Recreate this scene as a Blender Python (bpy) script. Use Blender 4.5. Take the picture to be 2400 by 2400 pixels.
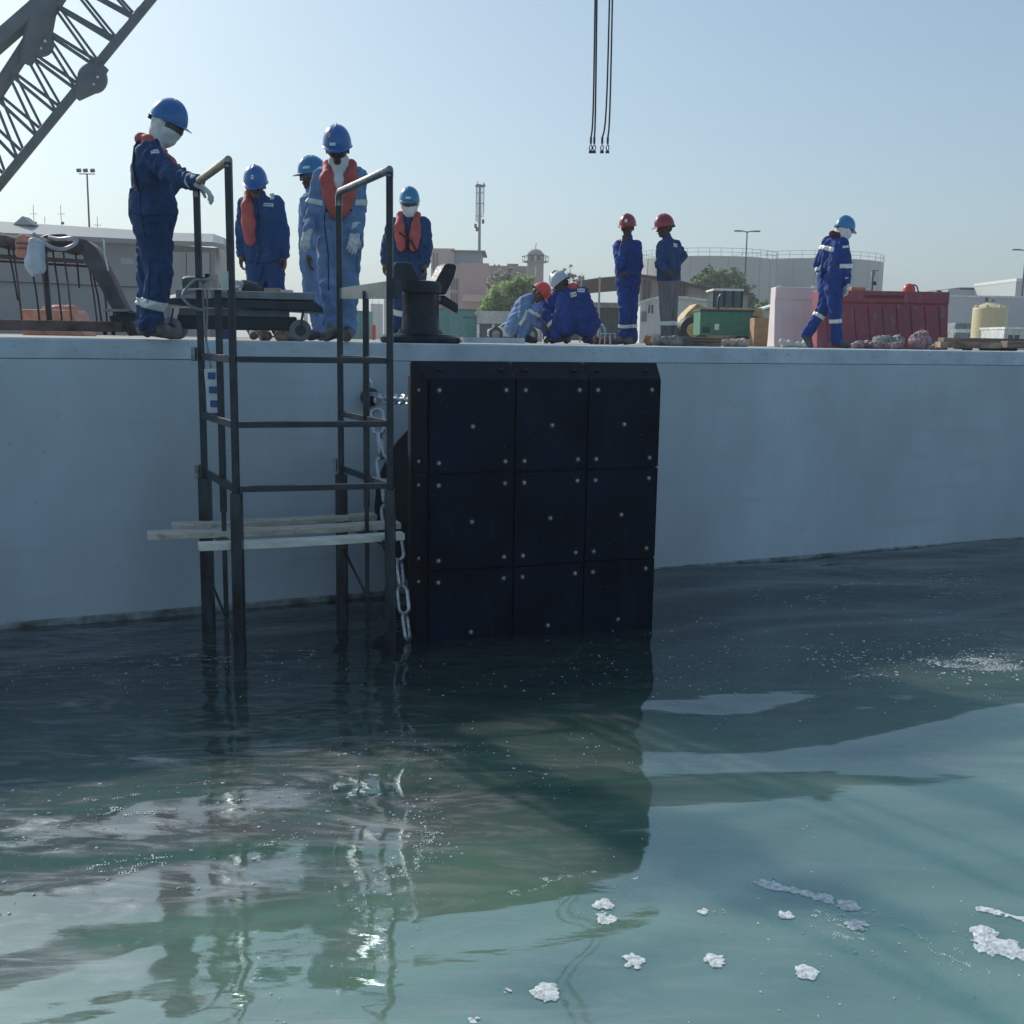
import bpy, bmesh, math, random
import numpy as np
from mathutils import Vector, Matrix
R = math.radians
rnd = random.Random(7)
for o in list(bpy.data.objects): bpy.data.objects.remove(o)
C = bpy.context.scene
COL = C.collection

# ---------------------------------------------------------------- camera, sky, sun, exposure
F_PX = 2550.0; PITCH = R(8.92); ROLL = R(0.9); ZC = 0.03; ZW = -2.2
cam = bpy.data.objects.new('camera', bpy.data.cameras.new('camera')); COL.objects.link(cam)
cam.data.sensor_width = 36; cam.data.sensor_fit = 'HORIZONTAL'
cam.data.lens = 36 * F_PX / 2400
cam.data.clip_start = 0.05; cam.data.clip_end = 6000
cam.matrix_world = Matrix.Translation((0, 0, ZC)) @ Matrix.Rotation(math.pi/2 - PITCH, 4, 'X') @ Matrix.Rotation(ROLL, 4, 'Z')
C.camera = cam
C.render.resolution_x = C.render.resolution_y = 1024
SUN_EL, SUN_AZ = R(32), R(-42.0)          # azimuth from +Y towards +X
w = bpy.data.worlds.new('World'); C.world = w; w.use_nodes = True
nt = w.node_tree; bg = nt.nodes['Background']
sky = nt.nodes.new('ShaderNodeTexSky'); sky.sky_type = 'NISHITA'; sky.sun_disc = False
sky.sun_elevation = SUN_EL; sky.sun_rotation = SUN_AZ
sky.altitude = 0; sky.air_density = 1.0; sky.dust_density = 1.6; sky.ozone_density = 2.5
gm = nt.nodes.new('ShaderNodeGamma'); gm.inputs[1].default_value = 0.70      # milky, evened out desert sky
nt.links.new(sky.outputs[0], gm.inputs[0])
tn = nt.nodes.new('ShaderNodeMixRGB'); tn.blend_type = 'MULTIPLY'; tn.inputs[0].default_value = 1; tn.inputs[2].default_value = (.84, .96, .98, 1)
nt.links.new(gm.outputs[0], tn.inputs[1]); nt.links.new(tn.outputs[0], bg.inputs[0]); bg.inputs[1].default_value = 0.15
sl = bpy.data.lights.new('sun', 'SUN'); sl.energy = 2.7; sl.angle = R(0.6); sl.color = (1, .95, .87)
sun = bpy.data.objects.new('sun', sl); COL.objects.link(sun)
sd = Vector((math.sin(SUN_AZ)*math.cos(SUN_EL), math.cos(SUN_AZ)*math.cos(SUN_EL), math.sin(SUN_EL)))
sun.rotation_euler = sd.to_track_quat('Z', 'Y').to_euler(); sun.location = sd*40
C.view_settings.view_transform = 'Standard'; C.view_settings.look = 'None'
C.view_settings.exposure = 0.54; C.view_settings.gamma = 1

# ---------------------------------------------------------------- helpers
def ray(px, py):
    u = (px-1200)/F_PX; v = -(py-1200)/F_PX
    u, v = u*math.cos(ROLL)-v*math.sin(ROLL), u*math.sin(ROLL)+v*math.cos(ROLL)
    return Vector((u, math.cos(PITCH)+v*math.sin(PITCH), -math.sin(PITCH)+v*math.cos(PITCH)))
def at(px, py, Y):
    d = ray(px, py); return d*(Y/d.y)+Vector((0, 0, ZC))
def onz(px, py, z):
    d = ray(px, py); return d*((z-ZC)/d.z)+Vector((0, 0, ZC))

_m = {}
def mat(name, col, rough=.7, metal=0., var=.12, scale=6., bump=.0, bscale=30., col2=None, spec=.5, coat=0., objc=True, stretch=None, distort=0.):
    if name in _m: return _m[name]
    m = bpy.data.materials.new(name); m.use_nodes = True; n = m.node_tree.nodes; l = m.node_tree.links
    b = n['Principled BSDF']; b.inputs['Roughness'].default_value = rough; b.inputs['Metallic'].default_value = metal
    b.inputs['Specular IOR Level'].default_value = spec; b.inputs['Coat Weight'].default_value = coat
    tc = n.new('ShaderNodeTexCoord'); src = tc.outputs['Object']
    if stretch:
        mp = n.new('ShaderNodeMapping'); mp.inputs['Scale'].default_value = stretch; l.new(src, mp.inputs[0]); src = mp.outputs[0]
    nz = n.new('ShaderNodeTexNoise'); nz.inputs['Scale'].default_value = scale; nz.inputs['Detail'].default_value = 5
    nz.inputs['Distortion'].default_value = distort
    l.new(src, nz.inputs['Vector'])
    cr = n.new('ShaderNodeValToRGB')
    c2 = col2 if col2 else tuple(max(0, c*(1-2*var)) for c in col)
    c1 = col if col2 else tuple(min(1, c*(1+var)) for c in col)
    cr.color_ramp.elements[0].position = .32; cr.color_ramp.elements[1].position = .68
    cr.color_ramp.elements[0].color = (*c2, 1); cr.color_ramp.elements[1].color = (*c1, 1)
    l.new(nz.outputs[0], cr.inputs[0]); l.new(cr.outputs[0], b.inputs['Base Color'])
    if bump:
        n2 = n.new('ShaderNodeTexNoise'); n2.inputs['Scale'].default_value = bscale; n2.inputs['Detail'].default_value = 4
        l.new(src, n2.inputs['Vector'])
        bp = n.new('ShaderNodeBump'); bp.inputs['Strength'].default_value = bump; bp.inputs['Distance'].default_value = .02
        l.new(n2.outputs[0], bp.inputs['Height']); l.new(bp.outputs[0], b.inputs['Normal'])
    _m[name] = m; return m

def tag(o, label=None, cat=None, group=None, kind=None):
    if label: o['label'] = label
    if cat: o['category'] = cat
    if group: o['group'] = group
    if kind: o['kind'] = kind
    return o
def thing(name, label, cat, loc=(0, 0, 0), rz=0., group=None):
    o = bpy.data.objects.new(name, None); COL.objects.link(o); o.empty_display_size = .1
    o.location = loc; o.rotation_euler = (0, 0, rz)
    return tag(o, label, cat, group)

class MB:
    def __init__(s): s.v = []; s.f = []
    def add(s, vs, fs):
        k = len(s.v); s.v += [tuple(v) for v in vs]; s.f += [tuple(i+k for i in f) for f in fs]; return s
    def box(s, c, d, rot=None):
        hx, hy, hz = d[0]/2, d[1]/2, d[2]/2
        vs = [Vector((x, y, z)) for x in (-hx, hx) for y in (-hy, hy) for z in (-hz, hz)]
        if rot is not None: vs = [rot @ v for v in vs]
        c = Vector(c)
        return s.add([v+c for v in vs], [(0, 1, 3, 2), (4, 6, 7, 5), (0, 4, 5, 1), (2, 3, 7, 6), (0, 2, 6, 4), (1, 5, 7, 3)])
    def bar(s, a, b, w, h=None, up=(0, 0, 1)):
        a, b = Vector(a), Vector(b); d = b-a; L = d.length; z = d.normalized()
        u = Vector(up)
        if abs(u.dot(z)) > .95: u = Vector((0, 1, 0))
        x = u.cross(z).normalized(); y = z.cross(x)
        return s.box((a+b)/2, (w, h or w, L), Matrix((x, y, z)).transposed())
    def tube(s, pts, r, n=8, closed=False, caps=True):
        pts = [Vector(p) for p in pts]; N = len(pts); rs = r if isinstance(r, (list, tuple)) else [r]*N
        vs = []; prev = None
        for i, p in enumerate(pts):
            if closed: t = pts[(i+1) % N]-pts[i-1]
            else: t = pts[min(i+1, N-1)]-pts[max(i-1, 0)]
            t.normalize()
            if prev is None:
                prev = t.orthogonal().normalized()
            prev = (prev-t*prev.dot(t)).normalized(); q = t.cross(prev)
            for k in range(n):
                a = 2*math.pi*k/n; vs.append(p+(prev*math.cos(a)+q*math.sin(a))*rs[i])
        fs = []
        for i in range(N if closed else N-1):
            j = (i+1) % N
            for k in range(n):
                k2 = (k+1) % n; fs.append((i*n+k, i*n+k2, j*n+k2, j*n+k))
        if not closed and caps:
            fs.append(tuple(reversed(range(n)))); fs.append(tuple((N-1)*n+k for k in range(n)))
        return s.add(vs, fs)
    def lathe(s, prof, c=(0, 0, 0), n=24, rot=None, sx=1, sy=1):
        vs = []; fs = []; M = len(prof); c = Vector(c)
        for (r, z) in prof:
            for k in range(n):
                a = 2*math.pi*k/n; v = Vector((r*math.cos(a)*sx, r*math.sin(a)*sy, z))
                vs.append((rot @ v if rot is not None else v)+c)
        for i in range(M-1):
            for k in range(n):
                k2 = (k+1) % n; fs.append((i*n+k, i*n+k2, (i+1)*n+k2, (i+1)*n+k))
        fs.append(tuple(reversed(range(n)))); fs.append(tuple((M-1)*n+k for k in range(n)))
        return s.add(vs, fs)
    def prism(s, poly, a, b, ax=1):
        """poly: 2-D points in the plane across axis ax; extruded from a to b along ax"""
        def P(p, t):
            return (p[0], t, p[1]) if ax == 1 else ((t, p[0], p[1]) if ax == 0 else (p[0], p[1], t))
        n = len(poly); vs = [P(p, a) for p in poly]+[P(p, b) for p in poly]
        fs = [tuple(range(n)), tuple(reversed(range(n, 2*n)))]+[(i, i+n, (i+1) % n+n, (i+1) % n) for i in range(n)]
        return s.add(vs, fs)
    def build(s, name, m, parent=None, smooth=False, bev=0., label=None, jit=0.):
        me = bpy.data.meshes.new(name); me.from_pydata(s.v, [], s.f)
        bm = bmesh.new(); bm.from_mesh(me); bmesh.ops.recalc_face_normals(bm, faces=bm.faces)
        if jit:
            for v in bm.verts: v.co += Vector((rnd.uniform(-jit, jit), rnd.uniform(-jit, jit), rnd.uniform(-jit, jit)))
        bm.to_mesh(me); bm.free()
        for mm in (m if isinstance(m, list) else [m]): me.materials.append(mm)
        o = bpy.data.objects.new(name, me); COL.objects.link(o)
        if parent: o.parent = parent
        if smooth: smooth_mesh(me)
        if bev:
            md = o.modifiers.new('bevel', 'BEVEL'); md.width = bev; md.segments = 2; md.limit_method = 'ANGLE'; md.angle_limit = R(40)
        if label: o['label'] = label
        return o
def smooth_mesh(me, ang=40):
    me.polygons.foreach_set('use_smooth', [True]*len(me.polygons))
    try: me.set_sharp_from_angle(angle=R(ang))
    except Exception: pass
def copy_tree(o, parent=None):
    c = o.copy(); COL.objects.link(c)
    if parent: c.parent = parent
    for ch in list(o.children): copy_tree(ch, c)
    return c

# ---- implicit surfaces (for bodies, clothes, boots, foam): capsules blended and meshed
def nets(F, lo, h):
    S = F < 0; nx, ny, nz = F.shape
    sh = (nx-1, ny-1, nz-1); c = np.zeros(sh, np.int8)
    def sub(A, a): return A[a[0]:a[0]+nx-1, a[1]:a[1]+ny-1, a[2]:a[2]+nz-1]
    for a in np.ndindex(2, 2, 2): c += sub(S, a)
    act = (c > 0) & (c < 8); idx = -np.ones(sh, np.int64); K = int(act.sum()); idx[act] = np.arange(K)
    ijk = np.argwhere(act); acc = np.zeros((K, 3)); cnt = np.zeros(K)
    for a in np.ndindex(2, 2, 2):
        for ax in range(3):
            if a[ax]: continue
            b = list(a); b[ax] = 1
            fa = sub(F, a)[act]; fb = sub(F, b)[act]; cr = (fa < 0) != (fb < 0)
            t = fa[cr]/(fa[cr]-fb[cr]); p = np.tile(np.array(a, float), (cr.sum(), 1)); p[:, ax] += t
            acc[cr] += p; cnt[cr] += 1
    V = (ijk+acc/cnt[:, None])*h+np.array(lo)
    Q = []; OW = []
    for ax in range(3):
        o1, o2 = [(1, 2), (2, 0), (0, 1)][ax]
        A = [slice(1, -1)]*3; B = [slice(1, -1)]*3; A[ax] = slice(0, -1); B[ax] = slice(1, None)
        sa = S[tuple(A)]; sb = S[tuple(B)]; e = np.argwhere(sa != sb)
        if not len(e): continue
        flip = sa[sa != sb]
        base = e+1; base[:, ax] = e[:, ax]
        def cell(d1, d2):
            q = base.copy(); q[:, o1] -= d1; q[:, o2] -= d2
            return idx[q[:, 0], q[:, 1], q[:, 2]]
        q = np.stack([cell(1, 1), cell(0, 1), cell(0, 0), cell(1, 0)], 1)
        q[~flip] = q[~flip][:, ::-1]
        Q.append(q); OW.append(base)
    return V, np.concatenate(Q), np.concatenate(OW)
class Field:
    def __init__(s): s.p = []      # (a,b,ra,rb,label,k)
    def cap(s, a, b, ra, rb=None, lab=0, k=.03, fl=None):
        s.p.append((np.array(a, float), np.array(b, float), ra, ra if rb is None else rb, lab, k, fl)); return s
    def bounds(s, pad=.05):
        lo = np.min([np.minimum(a-ra, b-rb) for a, b, ra, rb, _, _, _ in s.p], 0)-pad
        hi = np.max([np.maximum(a+ra, b+rb) for a, b, ra, rb, _, _, _ in s.p], 0)+pad
        return lo, hi
    def grid(s, h, lo=None, hi=None, fold=0., seed=0):
        if lo is None: lo, hi = s.bounds()
        n = np.ceil((hi-lo)/h).astype(int)+2
        F = np.ones(n); M = np.ones(n)*9; L = np.zeros(n, np.int16)
        ax = [lo[i]+h*np.arange(n[i]) for i in range(3)]
        for a, b, ra, rb, lab, k, fl in s.p:
            m = max(ra, rb)+.1
            l = np.clip(((np.minimum(a, b)-m-lo)/h).astype(int), 0, n-1); u = np.clip(((np.maximum(a, b)+m-lo)/h).astype(int)+1, 0, n)
            if np.any(u <= l): continue
            sl_ = tuple(slice(l[i], u[i]) for i in range(3))
            X, Y, Z = np.meshgrid(*[ax[i][l[i]:u[i]] for i in range(3)], indexing='ij')
            d = b-a; dd = max(d@d, 1e-9)
            t = np.clip(((X-a[0])*d[0]+(Y-a[1])*d[1]+(Z-a[2])*d[2])/dd, 0, 1)
            ex, ey, ez = X-a[0]-t*d[0], Y-a[1]-t*d[1], Z-a[2]-t*d[2]; D = ex*ex+ey*ey+ez*ez
            if fl is not None: D = D+(fl[1]**2-1)*(ex*fl[0][0]+ey*fl[0][1]+ez*fl[0][2])**2
            D = np.sqrt(D)-(ra+(rb-ra)*t)
            f = F[sl_]; hh = np.clip(.5+.5*(f-D)/k, 0, 1)
            F[sl_] = f*(1-hh)+D*hh-k*hh*(1-hh)
            mm = M[sl_]; up = D < mm; mm[up] = D[up]; M[sl_] = mm; ll = L[sl_]; ll[up] = lab; L[sl_] = ll
        if fold:
            X, Y, Z = np.meshgrid(*ax, indexing='ij'); q = seed*1.7
            n1 = np.sin(23*Z+9*np.sin(11*X+q)+7*np.sin(9*Y+q))*np.sin(8*X+6*Z+q)
            n2 = np.sin(47*Z+30*X+5*np.sin(17*Y+q)+q)*np.sin(13*Y-19*Z+21*X)
            n3 = np.abs(np.sin(14*Z-17*X+4*np.sin(8*Z+12*Y)+2*q))-.5
            F = F+np.where(L == 0, fold*(.5*n1+.35*n2+.6*n3), 0)
        return F, L, lo
def iso_obj(name, fld, h, mats, parent=None, fold=0., seed=0, cut=None, extra=None):
    F, L, lo = fld.grid(h, fold=fold, seed=seed)
    if cut is not None: F = cut(F, lo, h)
    V, Q, OW = nets(F, lo, h)
    lab = L[OW[:, 0], OW[:, 1], OW[:, 2]]
    if extra:
        for (V2, Q2, l2) in extra:
            Q = np.concatenate([Q, Q2+len(V)]); V = np.concatenate([V, V2]); lab = np.concatenate([lab, l2])
    return raw_obj(name, V, Q, lab, mats, parent)
def raw_obj(name, V, Q, lab, mats, parent=None):
    me = bpy.data.meshes.new(name); me.from_pydata(V.tolist(), [], Q.tolist())
    for m in (mats if isinstance(mats, list) else [mats]): me.materials.append(m)
    me.polygons.foreach_set('material_index', np.clip(lab, 0, len(me.materials)-1).astype(np.int32))
    me.polygons.foreach_set('use_smooth', [True]*len(me.polygons))
    o = bpy.data.objects.new(name, me); COL.objects.link(o)
    if parent: o.parent = parent
    return o

# ---------------------------------------------------------------- materials
CONC = mat('concrete_paint', (.52, .595, .645), .75, var=.08, scale=.9, bump=.15, bscale=14, stretch=(1, 1, .6))
COPE = mat('coping_paint', (.56, .65, .72), .65, var=.09, scale=3, bump=.1, bscale=30)
GROUND = mat('dusty_ground', (.42, .38, .32), .9, var=.15, scale=2, bump=.3, bscale=20)
STEEL = mat('grey_painted_steel', (.035, .045, .06), .42, .4, var=.2, scale=9, bump=.1, bscale=60)
STEEL_L = mat('worn_light_steel', (.24, .27, .28), .4, .5, var=.25, scale=14, bump=.1, bscale=60)
STEEL_WET = mat('wet_dark_steel', (.03, .042, .055), .3, .3, var=.4, scale=10, bump=.3, bscale=30, stretch=(1, 1, .3))
GALV = mat('galvanised_steel', (.62, .66, .7), .38, .75, var=.15, scale=30, bump=.15, bscale=80)
RAILTAN = mat('worn_tan_rail', (.38, .34, .24), .5, .1, var=.2, scale=12)
PAD = mat('black_polymer_pad', (.0005, .0085, .024), .5, var=.3, scale=2.5, bump=.08, bscale=25, spec=.1)
PADEDGE = mat('black_edge_strip', (.0025, .006, .017), .42, var=.2, scale=3, spec=.22)
RUB = mat('black_rubber', (.008, .009, .014), .6, var=.2, scale=5, bump=.1)
GAP = mat('fender_steel_body', (.004, .005, .009), .6, var=.2)
BOLT = mat('bolt_metal', (.5, .48, .44), .5, .2, var=.3, scale=60)
WOOD = mat('weathered_plank', (.62, .56, .47), .8, var=.14, scale=2, bump=.2, bscale=14, stretch=(.5, 9, 9))
WOODD = mat('old_timber', (.24, .19, .15), .85, var=.3, scale=4, bump=.4, bscale=18, stretch=(.5, 6, 6))
BROWN = mat('rusty_brown_steel', (.14, .095, .085), .75, .1, var=.3, scale=6, bump=.3, bscale=30)
CANVAS = mat('grey_canvas', (.13, .115, .12), .9, var=.2, scale=6, bump=.3)
BOLLARD = mat('bollard_paint', (.016, .024, .032), .38, .2, var=.3, scale=6, bump=.2, bscale=22, spec=.4)
CLOTHD = mat('navy_coverall', (.014, .060, .17), .85, var=.14, scale=7, bump=.4, bscale=9, stretch=(1.3, 1.3, .6), distort=1.)
CLOTHM = mat('mid_blue_coverall', (.015, .072, .205), .85, var=.14, scale=7, bump=.4, bscale=9, stretch=(1.3, 1.3, .6), distort=1.)
CLOTHR = mat('royal_blue_coverall', (.007, .050, .25), .85, var=.14, scale=7, bump=.4, bscale=9, stretch=(1.3, 1.3, .6), distort=1.)
CLOTHL = mat('pale_blue_coverall', (.16, .27, .48), .85, var=.12, scale=7, bump=.4, bscale=9, stretch=(1.3, 1.3, .6), distort=1.)
TROUS = mat('grey_trousers', (.17, .17, .19), .85, var=.12, scale=7, bump=.4, bscale=9, stretch=(1.3, 1.3, .6), distort=1.)
BOOTG = mat('dusty_boot', (.16, .15, .14), .85, var=.35, scale=14, bump=.3)
BOOTD = mat('dark_boot', (.03, .03, .035), .6, var=.3, scale=14, bump=.2)
SKIN = mat('brown_skin', (.17, .085, .052), .55, var=.08, scale=10)
SKIND = mat('dark_brown_skin', (.075, .038, .026), .5, var=.08, scale=10)
HAIR = mat('black_hair', (.01, .009, .009), .6)
GLOVE = mat('white_glove_knit', (.66, .66, .64), .9, var=.12, scale=40, bump=.3, bscale=120)
WHITE = mat('white_cloth', (.72, .72, .74), .85, var=.06, scale=8, bump=.2, bscale=25)
BAND = mat('reflective_band', (.72, .76, .72), .45, .1, var=.05)
VEST = mat('orange_red_vest', (.52, .10, .085), .7, var=.12, scale=8, bump=.2, bscale=30)
STRAP = mat('black_webbing', (.012, .013, .018), .7)
GLASS = mat('dark_goggles', (.006, .006, .008), .12, spec=.8)
HB = mat('blue_helmet', (.015, .13, .40), .3, var=.06, scale=5, coat=.3)
HBL = mat('light_blue_helmet', (.02, .20, .42), .3, var=.06, scale=5, coat=.3)
HR = mat('red_helmet', (.30, .028, .04), .32, var=.1, scale=5, coat=.3)
HRB = mat('bright_red_helmet', (.62, .06, .05), .32, var=.06, scale=5, coat=.3)
HG = mat('pale_grey_helmet', (.42, .5, .58), .35, var=.06, scale=5, coat=.2)
HK = mat('black_helmet', (.02, .025, .03), .35, var=.06, scale=5, coat=.2)
RIM = mat('helmet_rim', (.02, .05, .12), .5)
STICK = mat('sticker_white', (.75, .78, .75), .5)
FOAM = mat('sea_foam', (.66, .71, .72), .85, var=.22, scale=40, bump=.3, bscale=90)
ORANGE = mat('faded_orange_plastic', (.62, .26, .17), .6, var=.15, scale=5)

def overlay(m, scale, stretch, lo, hi, col, amt, detail=6, distort=0.):
    n = m.node_tree.nodes; l = m.node_tree.links; b = n['Principled BSDF']; src = b.inputs['Base Color'].links[0].from_socket
    tc = n.new('ShaderNodeTexCoord'); mp = n.new('ShaderNodeMapping'); mp.inputs['Scale'].default_value = stretch; l.new(tc.outputs['Object'], mp.inputs[0])
    nz = n.new('ShaderNodeTexNoise'); nz.inputs['Scale'].default_value = scale; nz.inputs['Detail'].default_value = detail; nz.inputs['Distortion'].default_value = distort; l.new(mp.outputs[0], nz.inputs['Vector'])
    r = n.new('ShaderNodeMapRange'); r.inputs['From Min'].default_value = lo; r.inputs['From Max'].default_value = hi; r.inputs['To Max'].default_value = amt; l.new(nz.outputs[0], r.inputs['Value'])
    mx = n.new('ShaderNodeMixRGB'); l.new(r.outputs[0], mx.inputs[0]); l.new(src, mx.inputs[1]); mx.inputs[2].default_value = (*col, 1); l.new(mx.outputs[0], b.inputs['Base Color'])
overlay(CONC, 3, (2.2, 2.2, .12), .55, .75, (.38, .41, .42), .15)          # faint run-off marks
overlay(CONC, 30, (1, 1, 1), .66, .74, (.3, .31, .3), .5)                  # small pits
overlay(CONC, 1.2, (.5, .5, 6), .56, .7, (.42, .47, .48), .35)             # horizontal pour lines
overlay(COPE, 14, (1, 1, 2), .60, .70, (.36, .38, .38), .6)
overlay(PAD, 60, (1, 1, 1), .70, .74, (.16, .18, .19), .7)                 # salt specks
overlay(PAD, 5, (1, 1, .25), .58, .8, (.006, .024, .046), .8, distort=1.)  # scuffs
overlay(PADEDGE, 7, (1, 1, .4), .58, .8, (.006, .024, .046), .8)
overlay(WOOD, 10, (1, 1, 1), .6, .7, (.2, .17, .14), .6)
overlay(HB, 22, (1, 1, 1), .58, .75, (.10, .16, .25), .5); overlay(HBL, 22, (1, 1, 1), .58, .75, (.12, .2, .25), .5)
overlay(REDP_ := mat('faded_red_plastic', (.31, .055, .075), .5, var=.16, scale=2.5, bump=.1, col2=(.22, .07, .10)), 9, (1, 1, .5), .55, .75, (.34, .24, .25), .55)
overlay(BOLLARD, 12, (1, 1, 1), .6, .72, (.07, .05, .035), .7)
for m_, c_ in ((CLOTHD, (.05, .08, .14)), (CLOTHM, (.06, .11, .22)), (CLOTHL, (.24, .32, .45)), (CLOTHR, (.03, .07, .24))): overlay(m_, 4, (1, 1, .7), .55, .8, c_, .5)

# ---------------------------------------------------------------- water
WA = math.atan(.464); E = Vector((math.cos(WA), math.sin(WA), 0)); Nw = Vector((math.sin(WA), -math.cos(WA), 0))   # along the quay / out over the water
W0 = Vector((-3.92, 8.08, 0))
def wp(s_, out=0., z=0.): return W0+E*s_+Nw*out+Vector((0, 0, z))      # point in quay coordinates
def noise_sum(X, Y, terms):
    H = np.zeros_like(X)
    for (amp, wl, ang, ph, warp) in terms:
        kx, ky = math.cos(ang)*2*math.pi/wl, math.sin(ang)*2*math.pi/wl
        H += amp*np.sin(kx*X+ky*Y+ph+warp*np.sin(.9*Y*2*math.pi/(wl*2.3)-.7*X+ph*2)+.6*warp*np.sin(2*math.pi*(X+.4*Y)/(wl*3.1)+ph))
    return H
def water_h(X, Y):
    a = WA+math.pi/2
    H = noise_sum(X, Y, [(.017, 2.3, a+.15, 0, 1.3), (.011, 1.5, a-.3, 2, 2.1), (.0050, .85, a+.1, 4, 2.4), (.0009, .44, a-.5, 1, 1.9), (.008, 3.3, a+1.1, 5, .9)])
    rip = noise_sum(X, Y, [(.0012, .17, a+.2, 1, 2.2), (.0008, .11, a-.6, 2, 2.4), (.0007, .21, a+.9, 5, 2)])
    dist = (X-W0.x)*Nw.x+(Y-W0.y)*Nw.y          # distance out from the quay
    wgt = 1/(1+np.exp((dist-3.0)*2.2))
    patch = .5+.5*np.sin(1.1*X+1.3*np.sin(1.7*Y)+.4)*np.sin(.8*Y-.9*X+1)
    along = (X-W0.x)*E.x+(Y-W0.y)*E.y             # calmer, glassier water to the right of the fender
    calm = 1/(1+np.exp(-(along-3.6)*1.6))
    H = H*(.62+.1*wgt)*(1+.22*calm)+rip*(.05+.8*wgt+.5*patch**3)*(1-.75*calm)
    fade = np.clip(1-np.maximum(0, np.abs(X-1.5)-6.5)/3, 0, 1)*np.clip(1-np.maximum(0, 2.6-Y)/1.5, 0, 1)
    return H*fade
def build_water():
    def axis(a, b, step, far):
        mid = list(np.arange(a, b+1e-6, step)); lo = []; x = a; d = step
        while x > -far: d *= 1.35; x -= d; lo.append(x)
        hi = []; x = b; d = step
        while x < far: d *= 1.35; x += d; hi.append(x)
        return np.array(lo[::-1]+mid+hi)
    xs = axis(-5, 8, .03, 400); ys = axis(2.6, 13.5, .03, 60)
    X, Y = np.meshgrid(xs, ys, indexing='ij'); H = water_h(X, Y)
    V = np.stack([X, Y, ZW+H], -1).reshape(-1, 3)
    nx, ny = X.shape
    I = np.arange(nx*ny).reshape(nx, ny)
    Q = np.stack([I[:-1, :-1], I[1:, :-1], I[1:, 1:], I[:-1, 1:]], -1).reshape(-1, 4)
    m = bpy.data.materials.new('sea_water'); m.use_nodes = True; n = m.node_tree.nodes; l = m.node_tree.links
    b = n['Principled BSDF']; b.inputs['Roughness'].default_value = .035; b.inputs['IOR'].default_value = 2.2; b.subsurface_method = 'BURLEY'; b.inputs['Subsurface Weight'].default_value = 1; b.inputs['Subsurface Radius'].default_value = (.12, .30, .24); b.inputs['Subsurface Scale'].default_value = 3.2
    b.inputs['Specular IOR Level'].default_value = .5; b.inputs['Specular Tint'].default_value = (.74, .95, 1, 1)
    tc = n.new('ShaderNodeTexCoord'); mp = n.new('ShaderNodeMapping'); mp.inputs['Rotation'].default_value = (0, 0, -WA-.12)
    mp.inputs['Scale'].default_value = (.28, 1.0, 1); l.new(tc.outputs['Object'], mp.inputs[0])
    nz = n.new('ShaderNodeTexNoise'); nz.inputs['Scale'].default_value = 1.1; nz.inputs['Detail'].default_value = 7; nz.inputs['Distortion'].default_value = 1.3
    l.new(mp.outputs[0], nz.inputs['Vector'])
    cr = n.new('ShaderNodeValToRGB'); e = cr.color_ramp.elements
    e[0].position = .36; e[0].color = (.085, .18, .15, 1); e[1].position = .66; e[1].color = (.20, .35, .25, 1)
    k = e.new(.50); k.color = (.15, .28, .20, 1)
    l.new(nz.outputs[0], cr.inputs[0])
    # brown silt stirred up in streaks along the quay, thin scum on it
    n3 = n.new('ShaderNodeTexNoise'); n3.inputs['Scale'].default_value = 1.6; n3.inputs['Detail'].default_value = 9; n3.inputs['Roughness'].default_value = .68; n3.inputs['Distortion'].default_value = 2.2
    l.new(mp.outputs[0], n3.inputs['Vector'])
    c3 = n.new('ShaderNodeValToRGB'); c3.color_ramp.elements[0].position = .36; c3.color_ramp.elements[1].position = .58
    l.new(n3.outputs[0], c3.inputs[0])
    mx = n.new('ShaderNodeMixRGB'); sb = n.new('ShaderNodeMapRange'); sb.interpolation_type = 'SMOOTHSTEP'; sb.inputs['From Min'].default_value = W0.dot(Nw)+2.6; sb.inputs['From Max'].default_value = W0.dot(Nw)+3.6; sb.inputs['To Min'].default_value = .4; sb.inputs['To Max'].default_value = 1
    s2 = n.new('ShaderNodeMapRange'); s2.interpolation_type = 'SMOOTHSTEP'; s2.inputs['From Min'].default_value = W0.dot(Nw)+4.4; s2.inputs['From Max'].default_value = W0.dot(Nw)+5.4; s2.inputs['To Min'].default_value = 1; s2.inputs['To Max'].default_value = .35
    sv = n.new('ShaderNodeVectorMath'); sv.operation = 'DOT_PRODUCT'; l.new(tc.outputs['Object'], sv.inputs[0]); sv.inputs[1].default_value = (Nw.x, Nw.y, 0)
    l.new(sv.outputs['Value'], sb.inputs['Value']); l.new(sv.outputs['Value'], s2.inputs['Value'])
    sm_ = n.new('ShaderNodeMath'); sm_.operation = 'MULTIPLY'; l.new(sb.outputs[0], sm_.inputs[0]); l.new(s2.outputs[0], sm_.inputs[1])
    ev = n.new('ShaderNodeVectorMath'); ev.operation = 'DOT_PRODUCT'; l.new(tc.outputs['Object'], ev.inputs[0]); ev.inputs[1].default_value = (E.x, E.y, 0)
    fc = n.new('ShaderNodeFloatCurve'); em = n.new('ShaderNodeMapRange'); em.inputs['From Min'].default_value = W0.dot(E)-2; em.inputs['From Max'].default_value = W0.dot(E)+12; l.new(ev.outputs['Value'], em.inputs['Value'])
    cv = fc.mapping.curves[0]; cv.points[0].location = (0, 1); cv.points[1].location = (1, 1)
    for q_ in ((.20, 1), (.36, .22), (.56, .15), (.68, .8)): cv.points.new(*q_)
    fc.mapping.update(); l.new(em.outputs[0], fc.inputs['Value'])
    se = n.new('ShaderNodeMath'); se.operation = 'MULTIPLY'; l.new(sm_.outputs[0], se.inputs[0]); l.new(fc.outputs[0], se.inputs[1]); sm_ = se
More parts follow.
